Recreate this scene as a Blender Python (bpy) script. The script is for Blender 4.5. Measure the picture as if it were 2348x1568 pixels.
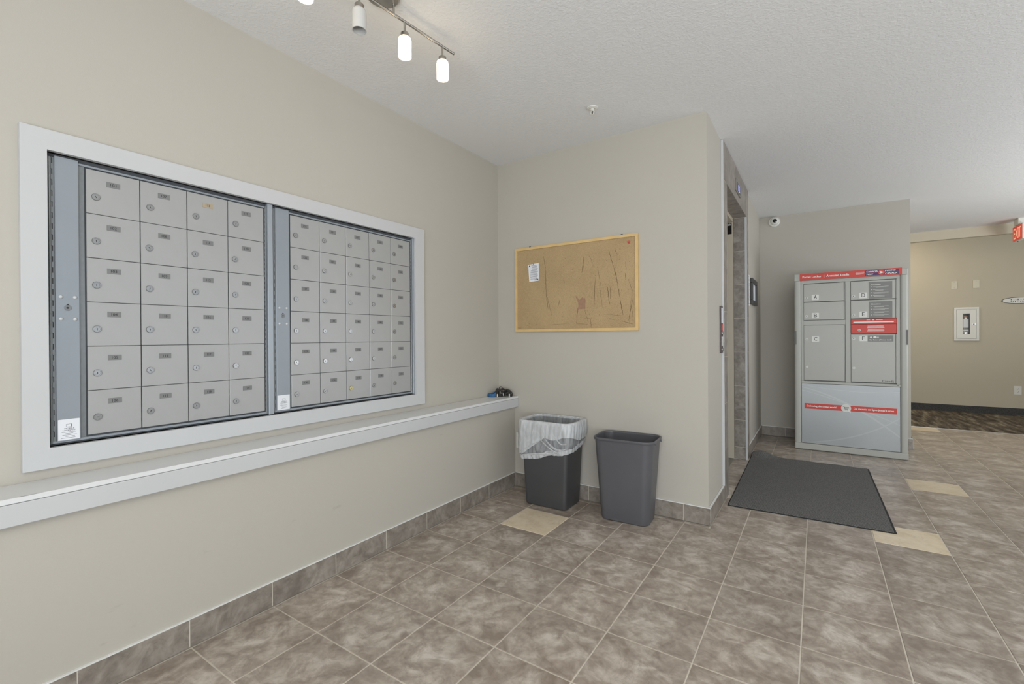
import bpy, bmesh, math, random
from mathutils import Vector, Matrix
random.seed(7)
for o in list(bpy.data.objects): bpy.data.objects.remove(o, do_unlink=True)
sc = bpy.context.scene
C = sc.collection

# ------------------------------------------------------------------ camera
YAW, PITCH, ROLL = -0.5884922868, -0.0029005379, -0.0066506283
CAM = Vector((1.57889, -2.52681, 1.11073))
FPX, PX, PY, W, H = 1049.9078, 1174.0, 776.2387, 2348, 1568
cd = bpy.data.cameras.new('camera'); co = bpy.data.objects.new('camera', cd); C.objects.link(co)
cd.sensor_fit = 'HORIZONTAL'; cd.sensor_width = 36.0; cd.lens = 36.0 * FPX / W
cd.shift_y = -(H / 2 - PY) / W; cd.clip_start = 0.05
cy_, sy_ = math.cos(YAW), math.sin(YAW)
r0 = Vector((cy_, -sy_, 0)); f0 = Vector((sy_, cy_, 0)); u0 = Vector((0, 0, 1))
fwd = f0 * math.cos(PITCH) + u0 * math.sin(PITCH); up1 = u0 * math.cos(PITCH) - f0 * math.sin(PITCH)
rgt = r0 * math.cos(ROLL) + up1 * math.sin(ROLL); upv = up1 * math.cos(ROLL) - r0 * math.sin(ROLL)
co.matrix_world = Matrix(((rgt.x, upv.x, -fwd.x, CAM.x), (rgt.y, upv.y, -fwd.y, CAM.y), (rgt.z, upv.z, -fwd.z, CAM.z), (0, 0, 0, 1)))
sc.camera = co
def to_px(p):
    d = Vector(p) - CAM; z = d.dot(fwd)
    if z < 0.05: return None
    return (PX + FPX * d.dot(rgt) / z, PY - FPX * d.dot(upv) / z, z)

# ------------------------------------------------------------------ world, lights, exposure
wd = bpy.data.worlds.new('sky'); sc.world = wd; wd.use_nodes = True
bg = wd.node_tree.nodes['Background']; bg.inputs[0].default_value = (0.80, 0.90, 1.0, 1); bg.inputs[1].default_value = 1.5
def area(name, loc, rot, sx, sy, power, col):
    l = bpy.data.lights.new(name, 'AREA'); l.shape = 'RECTANGLE'; l.size = sx; l.size_y = sy; l.energy = power; l.color = col
    o = bpy.data.objects.new(name, l); C.objects.link(o); o.location = loc; o.rotation_euler = rot; return o
R_ = math.radians
area('entrance_daylight', (2.95, -4.22, 1.15), (R_(90), 0, 0), 3.7, 2.1, 84, (0.90, 0.96, 1.0))
area('entrance_ceiling_fill', (2.75, -4.10, 0.75), (R_(145), 0, 0), 3.9, 1.1, 118, (0.91, 0.955, 1.0))     # upward fill added to brighten the ceiling
area('side_fill', (5.02, 0.5, 1.25), (R_(90), 0, R_(90)), 6.6, 1.7, 2, (0.96, 0.98, 1.0))  # weak fill added from the right side
area('side_ceiling_fill', (4.93, -0.7, 0.75), (R_(166), 0, R_(90)), 3.4, 0.8, 34, (0.92, 0.96, 1.0))  # added fill aimed up at the nearer ceiling
area('side_ceiling_fill_far', (4.93, 2.5, 0.75), (R_(166), 0, R_(90)), 2.8, 0.8, 100, (0.94, 0.97, 1.0))  # added fill aimed up at the far ceiling
sc.view_settings.view_transform = 'Standard'; sc.view_settings.look = 'None'
sc.view_settings.exposure = -0.55; sc.view_settings.gamma = 1.0; sc.view_settings.use_curve_mapping = False

# ------------------------------------------------------------------ materials
def lin(c):
    return tuple(((v / 255) / 12.92 if v / 255 <= 0.04045 else ((v / 255 + 0.055) / 1.055) ** 2.4) for v in c) + (1,)
M = {}
def mat(name, rgb, rough=0.6, metal=0.0, spec=0.5, var=0.0, vscale=6.0, bump=0.0, bscale=80.0, emit=0.0, emit_rgb=None, aniso=0.0):
    m = bpy.data.materials.new(name); m.use_nodes = True; n = m.node_tree.nodes; L = m.node_tree.links
    b = n['Principled BSDF']; b.inputs['Base Color'].default_value = lin(rgb); b.inputs['Roughness'].default_value = rough
    b.inputs['Metallic'].default_value = metal; b.inputs['Specular IOR Level'].default_value = spec
    tc = n.new('ShaderNodeTexCoord')
    if var > 0:
        t = n.new('ShaderNodeTexNoise'); t.inputs['Scale'].default_value = vscale; t.inputs['Detail'].default_value = 5
        L.new(tc.outputs['Object'], t.inputs['Vector'])
        r = n.new('ShaderNodeValToRGB'); c = lin(rgb)
        r.color_ramp.elements[0].position = 0.3; r.color_ramp.elements[1].position = 0.7
        r.color_ramp.elements[0].color = tuple(v * (1 - var) for v in c[:3]) + (1,)
        r.color_ramp.elements[1].color = tuple(min(1, v * (1 + var)) for v in c[:3]) + (1,)
        L.new(t.outputs['Fac'], r.inputs['Fac']); L.new(r.outputs['Color'], b.inputs['Base Color'])
    if bump > 0:
        t = n.new('ShaderNodeTexNoise'); t.inputs['Scale'].default_value = bscale; t.inputs['Detail'].default_value = 3
        L.new(tc.outputs['Object'], t.inputs['Vector'])
        bp = n.new('ShaderNodeBump'); bp.inputs['Strength'].default_value = bump; bp.inputs['Distance'].default_value = 0.003
        L.new(t.outputs['Fac'], bp.inputs['Height']); L.new(bp.outputs['Normal'], b.inputs['Normal'])
    if emit > 0:
        b.inputs['Emission Color'].default_value = lin(emit_rgb or rgb); b.inputs['Emission Strength'].default_value = emit
    M[name] = m; return m

WALL = (184, 179, 169)
mat('wall_paint', WALL, 0.75, var=0.012, vscale=1.5, bump=0.12, bscale=260)
mat('hall_paint', (192, 184, 165), 0.75, var=0.01, vscale=1.5, bump=0.1, bscale=260)
mat('white_trim', (195, 196, 197), 0.42, var=0.01, vscale=4)
mat('trim_lit_top', (219, 220, 220), 0.35, var=0.01, vscale=4)  # trim white lightened to carry the light falling on the ledge top
mat('caulk', (222, 222, 218), 0.6, var=0.05, vscale=40, bump=0.4, bscale=120)
mat('grout', (206, 198, 184), 0.85, var=0.06, vscale=20)
mat('slab', (150, 140, 128), 0.9, var=0.05)
mat('mail_silver', (168, 168, 167), 0.38, metal=0.25, var=0.012, vscale=9, bump=0.03, bscale=500)
mat('mail_panel', (146, 153, 160), 0.42, metal=0.25, var=0.02, vscale=5)
mat('mail_post', (160, 167, 174), 0.38, metal=0.3, var=0.02, vscale=5)
mat('mail_dark', (78, 82, 86), 0.6, metal=0.2, var=0.05)
mat('hinge_metal', (128, 132, 134), 0.4, metal=0.6, var=0.05, vscale=60)
mat('slot_black', (40, 41, 43), 0.8, var=0.05)
mat('chrome', (168, 168, 168), 0.27, metal=1.0, var=0.03, vscale=60)
mat('brass', (196, 186, 140), 0.25, metal=1.0, var=0.03, vscale=60)
mat('keyhole', (40, 40, 40), 0.5, var=0.05)
mat('plate_grey', (122, 123, 122), 0.55, var=0.03, vscale=50)
mat('plate_tan', (170, 156, 132), 0.55, var=0.03, vscale=50)
mat('ink', (58, 58, 60), 0.7, var=0.02)
mat('faint_ink', (120, 122, 130), 0.7, var=0.02)
mat('paper', (226, 228, 232), 0.8, var=0.01)
mat('plastic_black', (68, 68, 70), 0.42, var=0.06, vscale=5, bump=0.06, bscale=400)
mat('plastic_grey', (86, 86, 90), 0.4, var=0.05, vscale=5, bump=0.06, bscale=400)
mat('white_plastic', (222, 221, 214), 0.4, var=0.01)
mat('ivory_plastic', (206, 200, 180), 0.45, var=0.01)
mat('nickel', (172, 168, 162), 0.3, metal=1.0, var=0.05, vscale=30)
mat('frosted_off', (194, 193, 190), 0.35, var=0.01)
mat('frosted_lit', (255, 253, 248), 0.4, emit=9.0, emit_rgb=(255, 228, 188), var=0.0)
mat('dome_lit', (255, 250, 240), 0.4, emit=34.0, emit_rgb=(255, 240, 212), var=0.0)
mat('dome_added_fill', (255, 250, 240), 0.4, emit=64.0, emit_rgb=(255, 247, 236), var=0.0)  # for the unseen domes added as extra fill
mat('lens_black', (24, 22, 22), 0.15, var=0.05)
mat('locker_grey', (178, 178, 171), 0.45, var=0.012, vscale=6, bump=0.03, bscale=400)
mat('locker_door', (168, 167, 160), 0.42, metal=0.1, var=0.012, vscale=6)
mat('locker_dark', (112, 113, 110), 0.6, var=0.03)
mat('locker_panel', (160, 163, 164), 0.36, metal=0.25, var=0.015, vscale=4)
mat('swoosh', (172, 175, 175), 0.36, metal=0.2, var=0.01)
mat('red_print', (206, 62, 50), 0.45, var=0.02)
mat('navy_print', (52, 44, 100), 0.45, var=0.02)
mat('white_print', (236, 234, 230), 0.5, var=0.01)
mat('tag_white', (222, 222, 216), 0.45, var=0.01)
mat('card_grey', (128, 128, 124), 0.5, var=0.01)
mat('text_soft', (206, 206, 200), 0.5, var=0.01)
mat('wood_frame', (214, 182, 126), 0.5, var=0.07, vscale=14)
mat('tear_dark', (116, 92, 66), 0.9, var=0.1, vscale=60)
mat('tear_patch', (158, 124, 100), 0.9, var=0.12, vscale=40)
mat('pin_red', (196, 84, 76), 0.5, var=0.05)
mat('elev_beige', (190, 180, 162), 0.45, var=0.015)
mat('steel', (150, 150, 150), 0.3, metal=1.0, var=0.04, vscale=8)
mat('panel_dark', (88, 80, 80), 0.35, metal=0.4, var=0.04)
mat('frame_dark', (58, 58, 56), 0.4, var=0.04)
mat('digits_blue', (170, 175, 255), 0.5, emit=1.6, emit_rgb=(160, 165, 255))
mat('exit_red', (226, 74, 60), 0.5, emit=0.35, emit_rgb=(235, 80, 60))
mat('exit_glow', (255, 190, 160), 0.5, emit=0.7, emit_rgb=(255, 180, 150))
mat('blue_web', (52, 98, 142), 0.6, var=0.12, vscale=60, bump=0.4, bscale=900)
mat('black_web', (46, 44, 42), 0.6, var=0.15, vscale=60, bump=0.4, bscale=900)
mat('grey_pad', (140, 136, 128), 0.8, var=0.1, vscale=60)
mat('white_cyl', (205, 205, 200), 0.35, var=0.03, vscale=20)
mat('dark_void', (52, 50, 48), 0.8, var=0.05)
mat('carpet_base', (70, 70, 70), 0.95, var=0.35, vscale=90, bump=0.5, bscale=500)
mat('mat_edge', (44, 44, 45), 0.85, var=0.05)

def nodes_of(name, rough=0.5):
    m = bpy.data.materials.new(name); m.use_nodes = True; M[name] = m
    return m, m.node_tree.nodes, m.node_tree.links, m.node_tree.nodes['Principled BSDF']

def tile_mat(name, dark, mid, light, rough, cloud=0.28, spec=0.5):
    m, n, L, b = nodes_of(name)
    tc = n.new('ShaderNodeTexCoord'); oi = n.new('ShaderNodeObjectInfo')
    ml = n.new('ShaderNodeMath'); ml.operation = 'MULTIPLY'; ml.inputs[1].default_value = 53.0
    L.new(oi.outputs['Random'], ml.inputs[0])
    cb = n.new('ShaderNodeCombineXYZ'); L.new(ml.outputs[0], cb.inputs[0]); L.new(ml.outputs[0], cb.inputs[2])
    ad = n.new('ShaderNodeVectorMath'); ad.operation = 'ADD'
    L.new(tc.outputs['Object'], ad.inputs[0]); L.new(cb.outputs[0], ad.inputs[1])
    t1 = n.new('ShaderNodeTexNoise'); t1.inputs['Scale'].default_value = 8.0; t1.inputs['Detail'].default_value = 9; t1.inputs['Roughness'].default_value = 0.66
    t1.inputs['Distortion'].default_value = 0.9; L.new(ad.outputs[0], t1.inputs['Vector'])
    t2 = n.new('ShaderNodeTexNoise'); t2.inputs['Scale'].default_value = 24.0; t2.inputs['Detail'].default_value = 6; t2.inputs['Distortion'].default_value = 0.7
    L.new(ad.outputs[0], t2.inputs['Vector'])
    ln = n.new('ShaderNodeVectorMath'); ln.operation = 'LENGTH'; L.new(tc.outputs['Object'], ln.inputs[0])
    mr = n.new('ShaderNodeMapRange'); mr.inputs['From Min'].default_value = 0.0; mr.inputs['From Max'].default_value = 0.17
    mr.inputs['To Min'].default_value = cloud; mr.inputs['To Max'].default_value = -cloud * 0.5; L.new(ln.outputs['Value'], mr.inputs['Value'])
    a1 = n.new('ShaderNodeMath'); a1.operation = 'MULTIPLY_ADD'; a1.inputs[1].default_value = 1.5
    L.new(t1.outputs['Fac'], a1.inputs[0])
    mm = n.new('ShaderNodeMath'); mm.operation = 'MULTIPLY_ADD'; mm.inputs[1].default_value = 0.85; mm.inputs[2].default_value = -0.68
    L.new(t2.outputs['Fac'], mm.inputs[0]); L.new(mm.outputs[0], a1.inputs[2])
    a2 = n.new('ShaderNodeMath'); a2.operation = 'ADD'; L.new(a1.outputs[0], a2.inputs[0])
    # the cloud at the tile's middle is shaped by the noise
    a3 = n.new('ShaderNodeMath'); a3.operation = 'MULTIPLY'; L.new(mr.outputs[0], a3.inputs[0]); L.new(t1.outputs['Fac'], a3.inputs[1]); L.new(a3.outputs[0], a2.inputs[1])
    r = n.new('ShaderNodeValToRGB'); e = r.color_ramp.elements
    e[0].position = 0.24; e[0].color = lin(dark); e[1].position = 0.86; e[1].color = lin(light)
    k = e.new(0.5); k.color = lin(mid)
    L.new(a2.outputs[0], r.inputs['Fac'])
    # thin darker veins
    t3 = n.new('ShaderNodeTexNoise'); t3.inputs['Scale'].default_value = 9.0; t3.inputs['Detail'].default_value = 5; t3.inputs['Distortion'].default_value = 1.6
    L.new(ad.outputs[0], t3.inputs['Vector'])
    v1 = n.new('ShaderNodeMath'); v1.operation = 'SUBTRACT'; v1.inputs[1].default_value = 0.5; L.new(t3.outputs['Fac'], v1.inputs[0])
    v2 = n.new('ShaderNodeMath'); v2.operation = 'ABSOLUTE'; L.new(v1.outputs[0], v2.inputs[0])
    v3 = n.new('ShaderNodeMapRange'); v3.inputs['From Min'].default_value = 0.0; v3.inputs['From Max'].default_value = 0.012; v3.inputs['To Min'].default_value = 0.72; v3.inputs['To Max'].default_value = 1.0
    L.new(v2.outputs[0], v3.inputs['Value'])
    mx = n.new('ShaderNodeMix'); mx.data_type = 'RGBA'; mx.blend_type = 'MULTIPLY'; mx.inputs['Factor'].default_value = 0.55
    L.new(r.outputs['Color'], mx.inputs['A']); L.new(v3.outputs[0], mx.inputs['B'])
    # each tile fired a touch lighter or darker
    tn = n.new('ShaderNodeMapRange'); tn.inputs['To Min'].default_value = 0.93; tn.inputs['To Max'].default_value = 1.06; L.new(oi.outputs['Random'], tn.inputs['Value'])
    mx2 = n.new('ShaderNodeMix'); mx2.data_type = 'RGBA'; mx2.blend_type = 'MULTIPLY'; mx2.inputs['Factor'].default_value = 1.0
    L.new(mx.outputs['Result'], mx2.inputs['A']); L.new(tn.outputs[0], mx2.inputs['B'])
    L.new(mx2.outputs['Result'], b.inputs['Base Color'])
    rr = n.new('ShaderNodeMapRange'); rr.inputs['To Min'].default_value = rough - 0.05; rr.inputs['To Max'].default_value = rough + 0.09
    L.new(t2.outputs['Fac'], rr.inputs['Value']); L.new(rr.outputs[0], b.inputs['Roughness'])
    b.inputs['Specular IOR Level'].default_value = spec
    bp = n.new('ShaderNodeBump'); bp.inputs['Strength'].default_value = 0.06; bp.inputs['Distance'].default_value = 0.004
    L.new(t2.outputs['Fac'], bp.inputs['Height']); L.new(bp.outputs['Normal'], b.inputs['Normal'])
tile_mat('tile', (140, 127, 115), (164, 152, 140), (202, 193, 182), 0.30)
tile_mat('tile_cream', (212, 194, 165), (222, 206, 179), (230, 216, 192), 0.30, cloud=0.1)
tile_mat('tile_wall', (118, 110, 102), (138, 130, 121), (164, 156, 147), 0.34, cloud=0.12)

def ceiling_mat():
    m, n, L, b = nodes_of('ceiling_texture'); b.inputs['Base Color'].default_value = lin((226, 226, 225)); b.inputs['Roughness'].default_value = 0.9
    tc = n.new('ShaderNodeTexCoord')
    t = n.new('ShaderNodeTexNoise'); t.inputs['Scale'].default_value = 75; t.inputs['Detail'].default_value = 3; t.inputs['Distortion'].default_value = 0.5
    L.new(tc.outputs['Object'], t.inputs['Vector'])
    v = n.new('ShaderNodeTexNoise'); v.inputs['Scale'].default_value = 150; v.inputs['Detail'].default_value = 2; L.new(tc.outputs['Object'], v.inputs['Vector'])
    r = n.new('ShaderNodeMapRange'); r.inputs['From Min'].default_value = 0.42; r.inputs['From Max'].default_value = 0.62; L.new(t.outputs['Fac'], r.inputs['Value'])
    a = n.new('ShaderNodeMath'); a.operation = 'MULTIPLY_ADD'; a.inputs[1].default_value = 0.3; L.new(v.outputs['Fac'], a.inputs[0]); L.new(r.outputs[0], a.inputs[2])
    bp = n.new('ShaderNodeBump'); bp.inputs['Strength'].default_value = 0.28; bp.inputs['Distance'].default_value = 0.0026
    L.new(a.outputs[0], bp.inputs['Height']); L.new(bp.outputs['Normal'], b.inputs['Normal'])
ceiling_mat()

def scuffed_wall():
    m, n, L, b = nodes_of('scuffed_paint'); b.inputs['Roughness'].default_value = 0.7
    tc = n.new('ShaderNodeTexCoord'); mp = n.new('ShaderNodeMapping'); mp.inputs['Scale'].default_value = (1, 3.2, 9); mp.inputs['Rotation'].default_value = (0.5, 0, 0)
    L.new(tc.outputs['Object'], mp.inputs['Vector'])
    t = n.new('ShaderNodeTexNoise'); t.inputs['Scale'].default_value = 1.9; t.inputs['Detail'].default_value = 4; L.new(mp.outputs[0], t.inputs['Vector'])
    r = n.new('ShaderNodeValToRGB'); e = r.color_ramp.elements; e[0].position = 0.69; e[0].color = lin(WALL); e[1].position = 0.76; e[1].color = lin((172, 165, 155))
    L.new(t.outputs['Fac'], r.inputs['Fac']); L.new(r.outputs['Color'], b.inputs['Base Color'])
    t2 = n.new('ShaderNodeTexNoise'); t2.inputs['Scale'].default_value = 260; L.new(tc.outputs['Object'], t2.inputs['Vector'])
    bp = n.new('ShaderNodeBump'); bp.inputs['Strength'].default_value = 0.12; bp.inputs['Distance'].default_value = 0.003
    L.new(t2.outputs['Fac'], bp.inputs['Height']); L.new(bp.outputs['Normal'], b.inputs['Normal'])
scuffed_wall()

def cork_mat():
    m, n, L, b = nodes_of('cork'); b.inputs['Roughness'].default_value = 0.9
    tc = n.new('ShaderNodeTexCoord')
    t = n.new('ShaderNodeTexNoise'); t.inputs['Scale'].default_value = 420; t.inputs['Detail'].default_value = 2; L.new(tc.outputs['Object'], t.inputs['Vector'])
    t2 = n.new('ShaderNodeTexNoise'); t2.inputs['Scale'].default_value = 4; t2.inputs['Detail'].default_value = 3; L.new(tc.outputs['Object'], t2.inputs['Vector'])
    a = n.new('ShaderNodeMath'); a.operation = 'MULTIPLY_ADD'; a.inputs[1].default_value = 0.4; L.new(t2.outputs['Fac'], a.inputs[0]); L.new(t.outputs['Fac'], a.inputs[2])
    r = n.new('ShaderNodeValToRGB'); e = r.color_ramp.elements; e[0].position = 0.4; e[0].color = lin((148, 123, 88)); e[1].position = 0.85; e[1].color = lin((186, 161, 121))
    L.new(a.outputs[0], r.inputs['Fac']); L.new(r.outputs['Color'], b.inputs['Base Color'])
    bp = n.new('ShaderNodeBump'); bp.inputs['Strength'].default_value = 0.3; bp.inputs['Distance'].default_value = 0.002
    L.new(t.outputs['Fac'], bp.inputs['Height']); L.new(bp.outputs['Normal'], b.inputs['Normal'])
cork_mat()

def mat_carpet():
    m, n, L, b = nodes_of('mat_pile'); b.inputs['Roughness'].default_value = 0.95; b.inputs['Specular IOR Level'].default_value = 0.2
    tc = n.new('ShaderNodeTexCoord')
    w1 = n.new('ShaderNodeTexWave'); w1.wave_type = 'BANDS'; w1.bands_direction = 'DIAGONAL'; w1.inputs['Scale'].default_value = 26; w1.inputs['Distortion'].default_value = 6; w1.inputs['Detail'].default_value = 2
    w1.inputs['Detail Scale'].default_value = 8
    L.new(tc.outputs['Object'], w1.inputs['Vector'])
    t = n.new('ShaderNodeTexNoise'); t.inputs['Scale'].default_value = 240; t.inputs['Detail'].default_value = 3; L.new(tc.outputs['Object'], t.inputs['Vector'])
    a = n.new('ShaderNodeMath'); a.operation = 'MULTIPLY_ADD'; a.inputs[1].default_value = 0.4; L.new(w1.outputs['Fac'], a.inputs[0]); L.new(t.outputs['Fac'], a.inputs[2])
    r = n.new('ShaderNodeValToRGB'); e = r.color_ramp.elements; e[0].position = 0.35; e[0].color = lin((66, 66, 66)); e[1].position = 1.0; e[1].color = lin((132, 131, 129))
    L.new(a.outputs[0], r.inputs['Fac']); L.new(r.outputs['Color'], b.inputs['Base Color'])
    bp = n.new('ShaderNodeBump'); bp.inputs['Strength'].default_value = 0.6; bp.inputs['Distance'].default_value = 0.004
    L.new(a.outputs[0], bp.inputs['Height']); L.new(bp.outputs['Normal'], b.inputs['Normal'])
mat_carpet()

def hall_carpet():
    m, n, L, b = nodes_of('hall_carpet'); b.inputs['Roughness'].default_value = 0.95; b.inputs['Specular IOR Level'].default_value = 0.1
    tc = n.new('ShaderNodeTexCoord'); mp = n.new('ShaderNodeMapping'); mp.inputs['Scale'].default_value = (9, 1.7, 1)
    L.new(tc.outputs['Object'], mp.inputs['Vector'])
    t = n.new('ShaderNodeTexNoise'); t.inputs['Scale'].default_value = 1.7; t.inputs['Detail'].default_value = 4; t.inputs['Roughness'].default_value = 0.6; L.new(mp.outputs[0], t.inputs['Vector'])
    r = n.new('ShaderNodeValToRGB'); e = r.color_ramp.elements; e[0].position = 0.36; e[0].color = lin((72, 67, 62)); e[1].position = 0.70; e[1].color = lin((150, 143, 126))
    k = e.new(0.52); k.color = lin((104, 95, 84))
    L.new(t.outputs['Fac'], r.inputs['Fac']); L.new(r.outputs['Color'], b.inputs['Base Color'])
    t2 = n.new('ShaderNodeTexNoise'); t2.inputs['Scale'].default_value = 300; L.new(tc.outputs['Object'], t2.inputs['Vector'])
    bp = n.new('ShaderNodeBump'); bp.inputs['Strength'].default_value = 0.5; bp.inputs['Distance'].default_value = 0.004
    L.new(t2.outputs['Fac'], bp.inputs['Height']); L.new(bp.outputs['Normal'], b.inputs['Normal'])
hall_carpet()

def film_mat(name, opac, rgb=(226, 230, 234)):
    m, n, L, b = nodes_of(name)
    out = n['Material Output']
    b.inputs['Base Color'].default_value = lin(rgb); b.inputs['Roughness'].default_value = 0.28; b.inputs['Specular IOR Level'].default_value = 0.6
    tl = n.new('ShaderNodeBsdfTranslucent'); tl.inputs['Color'].default_value = lin(rgb)
    m1 = n.new('ShaderNodeMixShader'); m1.inputs[0].default_value = 0.35; L.new(b.outputs[0], m1.inputs[1]); L.new(tl.outputs[0], m1.inputs[2])
    tr = n.new('ShaderNodeBsdfTransparent')
    tc = n.new('ShaderNodeTexCoord'); mp = n.new('ShaderNodeMapping'); mp.inputs['Scale'].default_value = (1, 1, 0.35); mp.inputs['Rotation'].default_value = (0, 0.5, 0)
    L.new(tc.outputs['Object'], mp.inputs['Vector'])
    t = n.new('ShaderNodeTexNoise'); t.inputs['Scale'].default_value = 22; t.inputs['Detail'].default_value = 4; t.inputs['Distortion'].default_value = 1.5; L.new(mp.outputs[0], t.inputs['Vector'])
    r = n.new('ShaderNodeMapRange'); r.inputs['From Min'].default_value = 0.35; r.inputs['From Max'].default_value = 0.7
    r.inputs['To Min'].default_value = opac - 0.1; r.inputs['To Max'].default_value = min(1, opac + 0.22); L.new(t.outputs['Fac'], r.inputs['Value'])
    m2 = n.new('ShaderNodeMixShader'); L.new(r.outputs[0], m2.inputs[0]); L.new(tr.outputs[0], m2.inputs[1]); L.new(m1.outputs[0], m2.inputs[2])
    bp = n.new('ShaderNodeBump'); bp.inputs['Strength'].default_value = 0.5; bp.inputs['Distance'].default_value = 0.01
    L.new(t.outputs['Fac'], bp.inputs['Height']); L.new(bp.outputs['Normal'], b.inputs['Normal'])
    L.new(m2.outputs[0], out.inputs['Surface'])
film_mat('film_clear', 0.40, (232, 235, 238)); film_mat('film_white', 0.82, (236, 238, 240)); film_mat('film_hem', 0.84, (236, 238, 240)); film_mat('film_fold', 0.55, (238, 240, 242))

def glass_mat():
    m, n, L, b = nodes_of('pane_glass'); out = n['Material Output']
    tr = n.new('ShaderNodeBsdfTransparent'); gl = n.new('ShaderNodeBsdfGlossy'); gl.inputs['Roughness'].default_value = 0.02
    mx = n.new('ShaderNodeMixShader'); mx.inputs[0].default_value = 0.06; L.new(tr.outputs[0], mx.inputs[1]); L.new(gl.outputs[0], mx.inputs[2]); L.new(mx.outputs[0], out.inputs['Surface'])
glass_mat()

# ------------------------------------------------------------------ builders
LOC = {}
def place(o, w, parent):
    LOC[o] = Vector(w)
    if parent is not None:
        o.parent = parent; o.location = Vector(w) - LOC[parent]
    else: o.location = w
def tag(o, label=None, cat=None, group=None, kind=None):
    if label: o['label'] = label
    if cat: o['category'] = cat
    if group: o['group'] = group
    if kind: o['kind'] = kind
    return o
def empty(name, loc, label=None, cat=None, group=None, kind=None):
    o = bpy.data.objects.new(name, None); o.empty_display_size = 0.05; C.objects.link(o); place(o, loc, None)
    return tag(o, label, cat, group, kind)
def obj(name, bm, m, parent=None, smooth=False, mats=None):
    vs = [v.co for v in bm.verts]
    lo = Vector((min(v.x for v in vs), min(v.y for v in vs), min(v.z for v in vs))); hi = Vector((max(v.x for v in vs), max(v.y for v in vs), max(v.z for v in vs)))
    c = (lo + hi) / 2
    for v in bm.verts: v.co -= c
    if smooth:
        for f in bm.faces: f.smooth = True
    me = bpy.data.meshes.new(name); bm.to_mesh(me); bm.free()
    for k in (mats or [m]): me.materials.append(M[k])
    o = bpy.data.objects.new(name, me); C.objects.link(o); place(o, c, parent)
    if smooth:
        try: me.set_sharp_from_angle(angle=math.radians(38))
        except Exception: pass
    return o
def add_box(bm, x0, x1, y0, y1, z0, z1, bevel=0.0, mi=0):
    vs = [bm.verts.new(p) for p in ((x0, y0, z0), (x1, y0, z0), (x1, y1, z0), (x0, y1, z0), (x0, y0, z1), (x1, y0, z1), (x1, y1, z1), (x0, y1, z1))]
    fs = [bm.faces.new([vs[i] for i in q]) for q in ((3, 2, 1, 0), (4, 5, 6, 7), (0, 1, 5, 4), (1, 2, 6, 5), (2, 3, 7, 6), (3, 0, 4, 7))]
    for f in fs: f.material_index = mi
    if bevel > 0:
        es = list({e for f in fs for e in f.edges})
        bmesh.ops.bevel(bm, geom=es, offset=bevel, segments=1, affect='EDGES', clamp_overlap=True)
def box(name, x0, x1, y0, y1, z0, z1, m, parent=None, bevel=0.0):
    bm = bmesh.new(); add_box(bm, min(x0, x1), max(x0, x1), min(y0, y1), max(y0, y1), min(z0, z1), max(z0, z1), bevel); return obj(name, bm, m, parent)
def boxes(name, lst, m, parent=None, bevel=0.0):
    bm = bmesh.new()
    for q in lst: add_box(bm, *q, bevel)
    return obj(name, bm, m, parent)
def frame_axes(axis):
    return {'+x': (Vector((0, 1, 0)), Vector((0, 0, 1)), Vector((1, 0, 0))), '-y': (Vector((1, 0, 0)), Vector((0, 0, 1)), Vector((0, -1, 0))),
            '-x': (Vector((0, -1, 0)), Vector((0, 0, 1)), Vector((-1, 0, 0))), '+z': (Vector((1, 0, 0)), Vector((0, 1, 0)), Vector((0, 0, 1))),
            '-z': (Vector((1, 0, 0)), Vector((0, -1, 0)), Vector((0, 0, -1)))}[axis]
def add_lathe(bm, origin, axis, prof, seg=20, cap0=False, cap1=True, mi=0):
    """prof: list of (radius, height along axis)."""
    R, U, N = frame_axes(axis); rings = []
    for (r, h) in prof:
        rings.append([bm.verts.new(Vector(origin) + N * h + (R * math.cos(2 * math.pi * k / seg) + U * math.sin(2 * math.pi * k / seg)) * max(r, 1e-5)) for k in range(seg)])
    for a, b in zip(rings, rings[1:]):
        for k in range(seg):
            f = bm.faces.new((a[k], a[(k + 1) % seg], b[(k + 1) % seg], b[k])); f.material_index = mi
    if cap1: bm.faces.new(rings[-1]).material_index = mi
    if cap0: bm.faces.new(list(reversed(rings[0]))).material_index = mi
def lathe(name, origin, axis, prof, m, parent=None, seg=20, cap0=False, cap1=True, smooth=True):
    bm = bmesh.new(); add_lathe(bm, origin, axis, prof, seg, cap0, cap1); return obj(name, bm, m, parent, smooth)
def add_tube(bm, pts, r, seg=8, closed=False, flat=1.0, mi=0, side=None):
    pts = [Vector(p) for p in pts]; n = len(pts); rings = []; s = None
    for i, p in enumerate(pts):
        a = pts[(i - 1) % n] if (closed or i > 0) else p; b = pts[(i + 1) % n] if (closed or i < n - 1) else p
        t = (b - a).normalized()
        if s is None: ref = side or (Vector((0, 0, 1)) if abs(t.z) < 0.8 else Vector((1, 0, 0))); s = t.cross(ref).normalized() if side is None else side.copy()
        s = (s - t * s.dot(t)).normalized(); u = s.cross(t).normalized()      # carried along the path without twisting
        rings.append([bm.verts.new(p + (s * math.cos(2 * math.pi * k / seg) * flat + u * math.sin(2 * math.pi * k / seg)) * r) for k in range(seg)])
    for i in range(n if closed else n - 1):
        a, b = rings[i], rings[(i + 1) % n]
        for k in range(seg): bm.faces.new((a[k], a[(k + 1) % seg], b[(k + 1) % seg], b[k])).material_index = mi
    if not closed: bm.faces.new(rings[0]).material_index = mi; bm.faces.new(list(reversed(rings[-1]))).material_index = mi
def plate(name, axis, center, w, h, t, m, parent=None, r=0.0, seg=5):
    """flat plate with rounded corners; center = middle of its back face."""
    bm = bmesh.new(); add_plate(bm, axis, center, w, h, t, r, seg); return obj(name, bm, m, parent)
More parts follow.
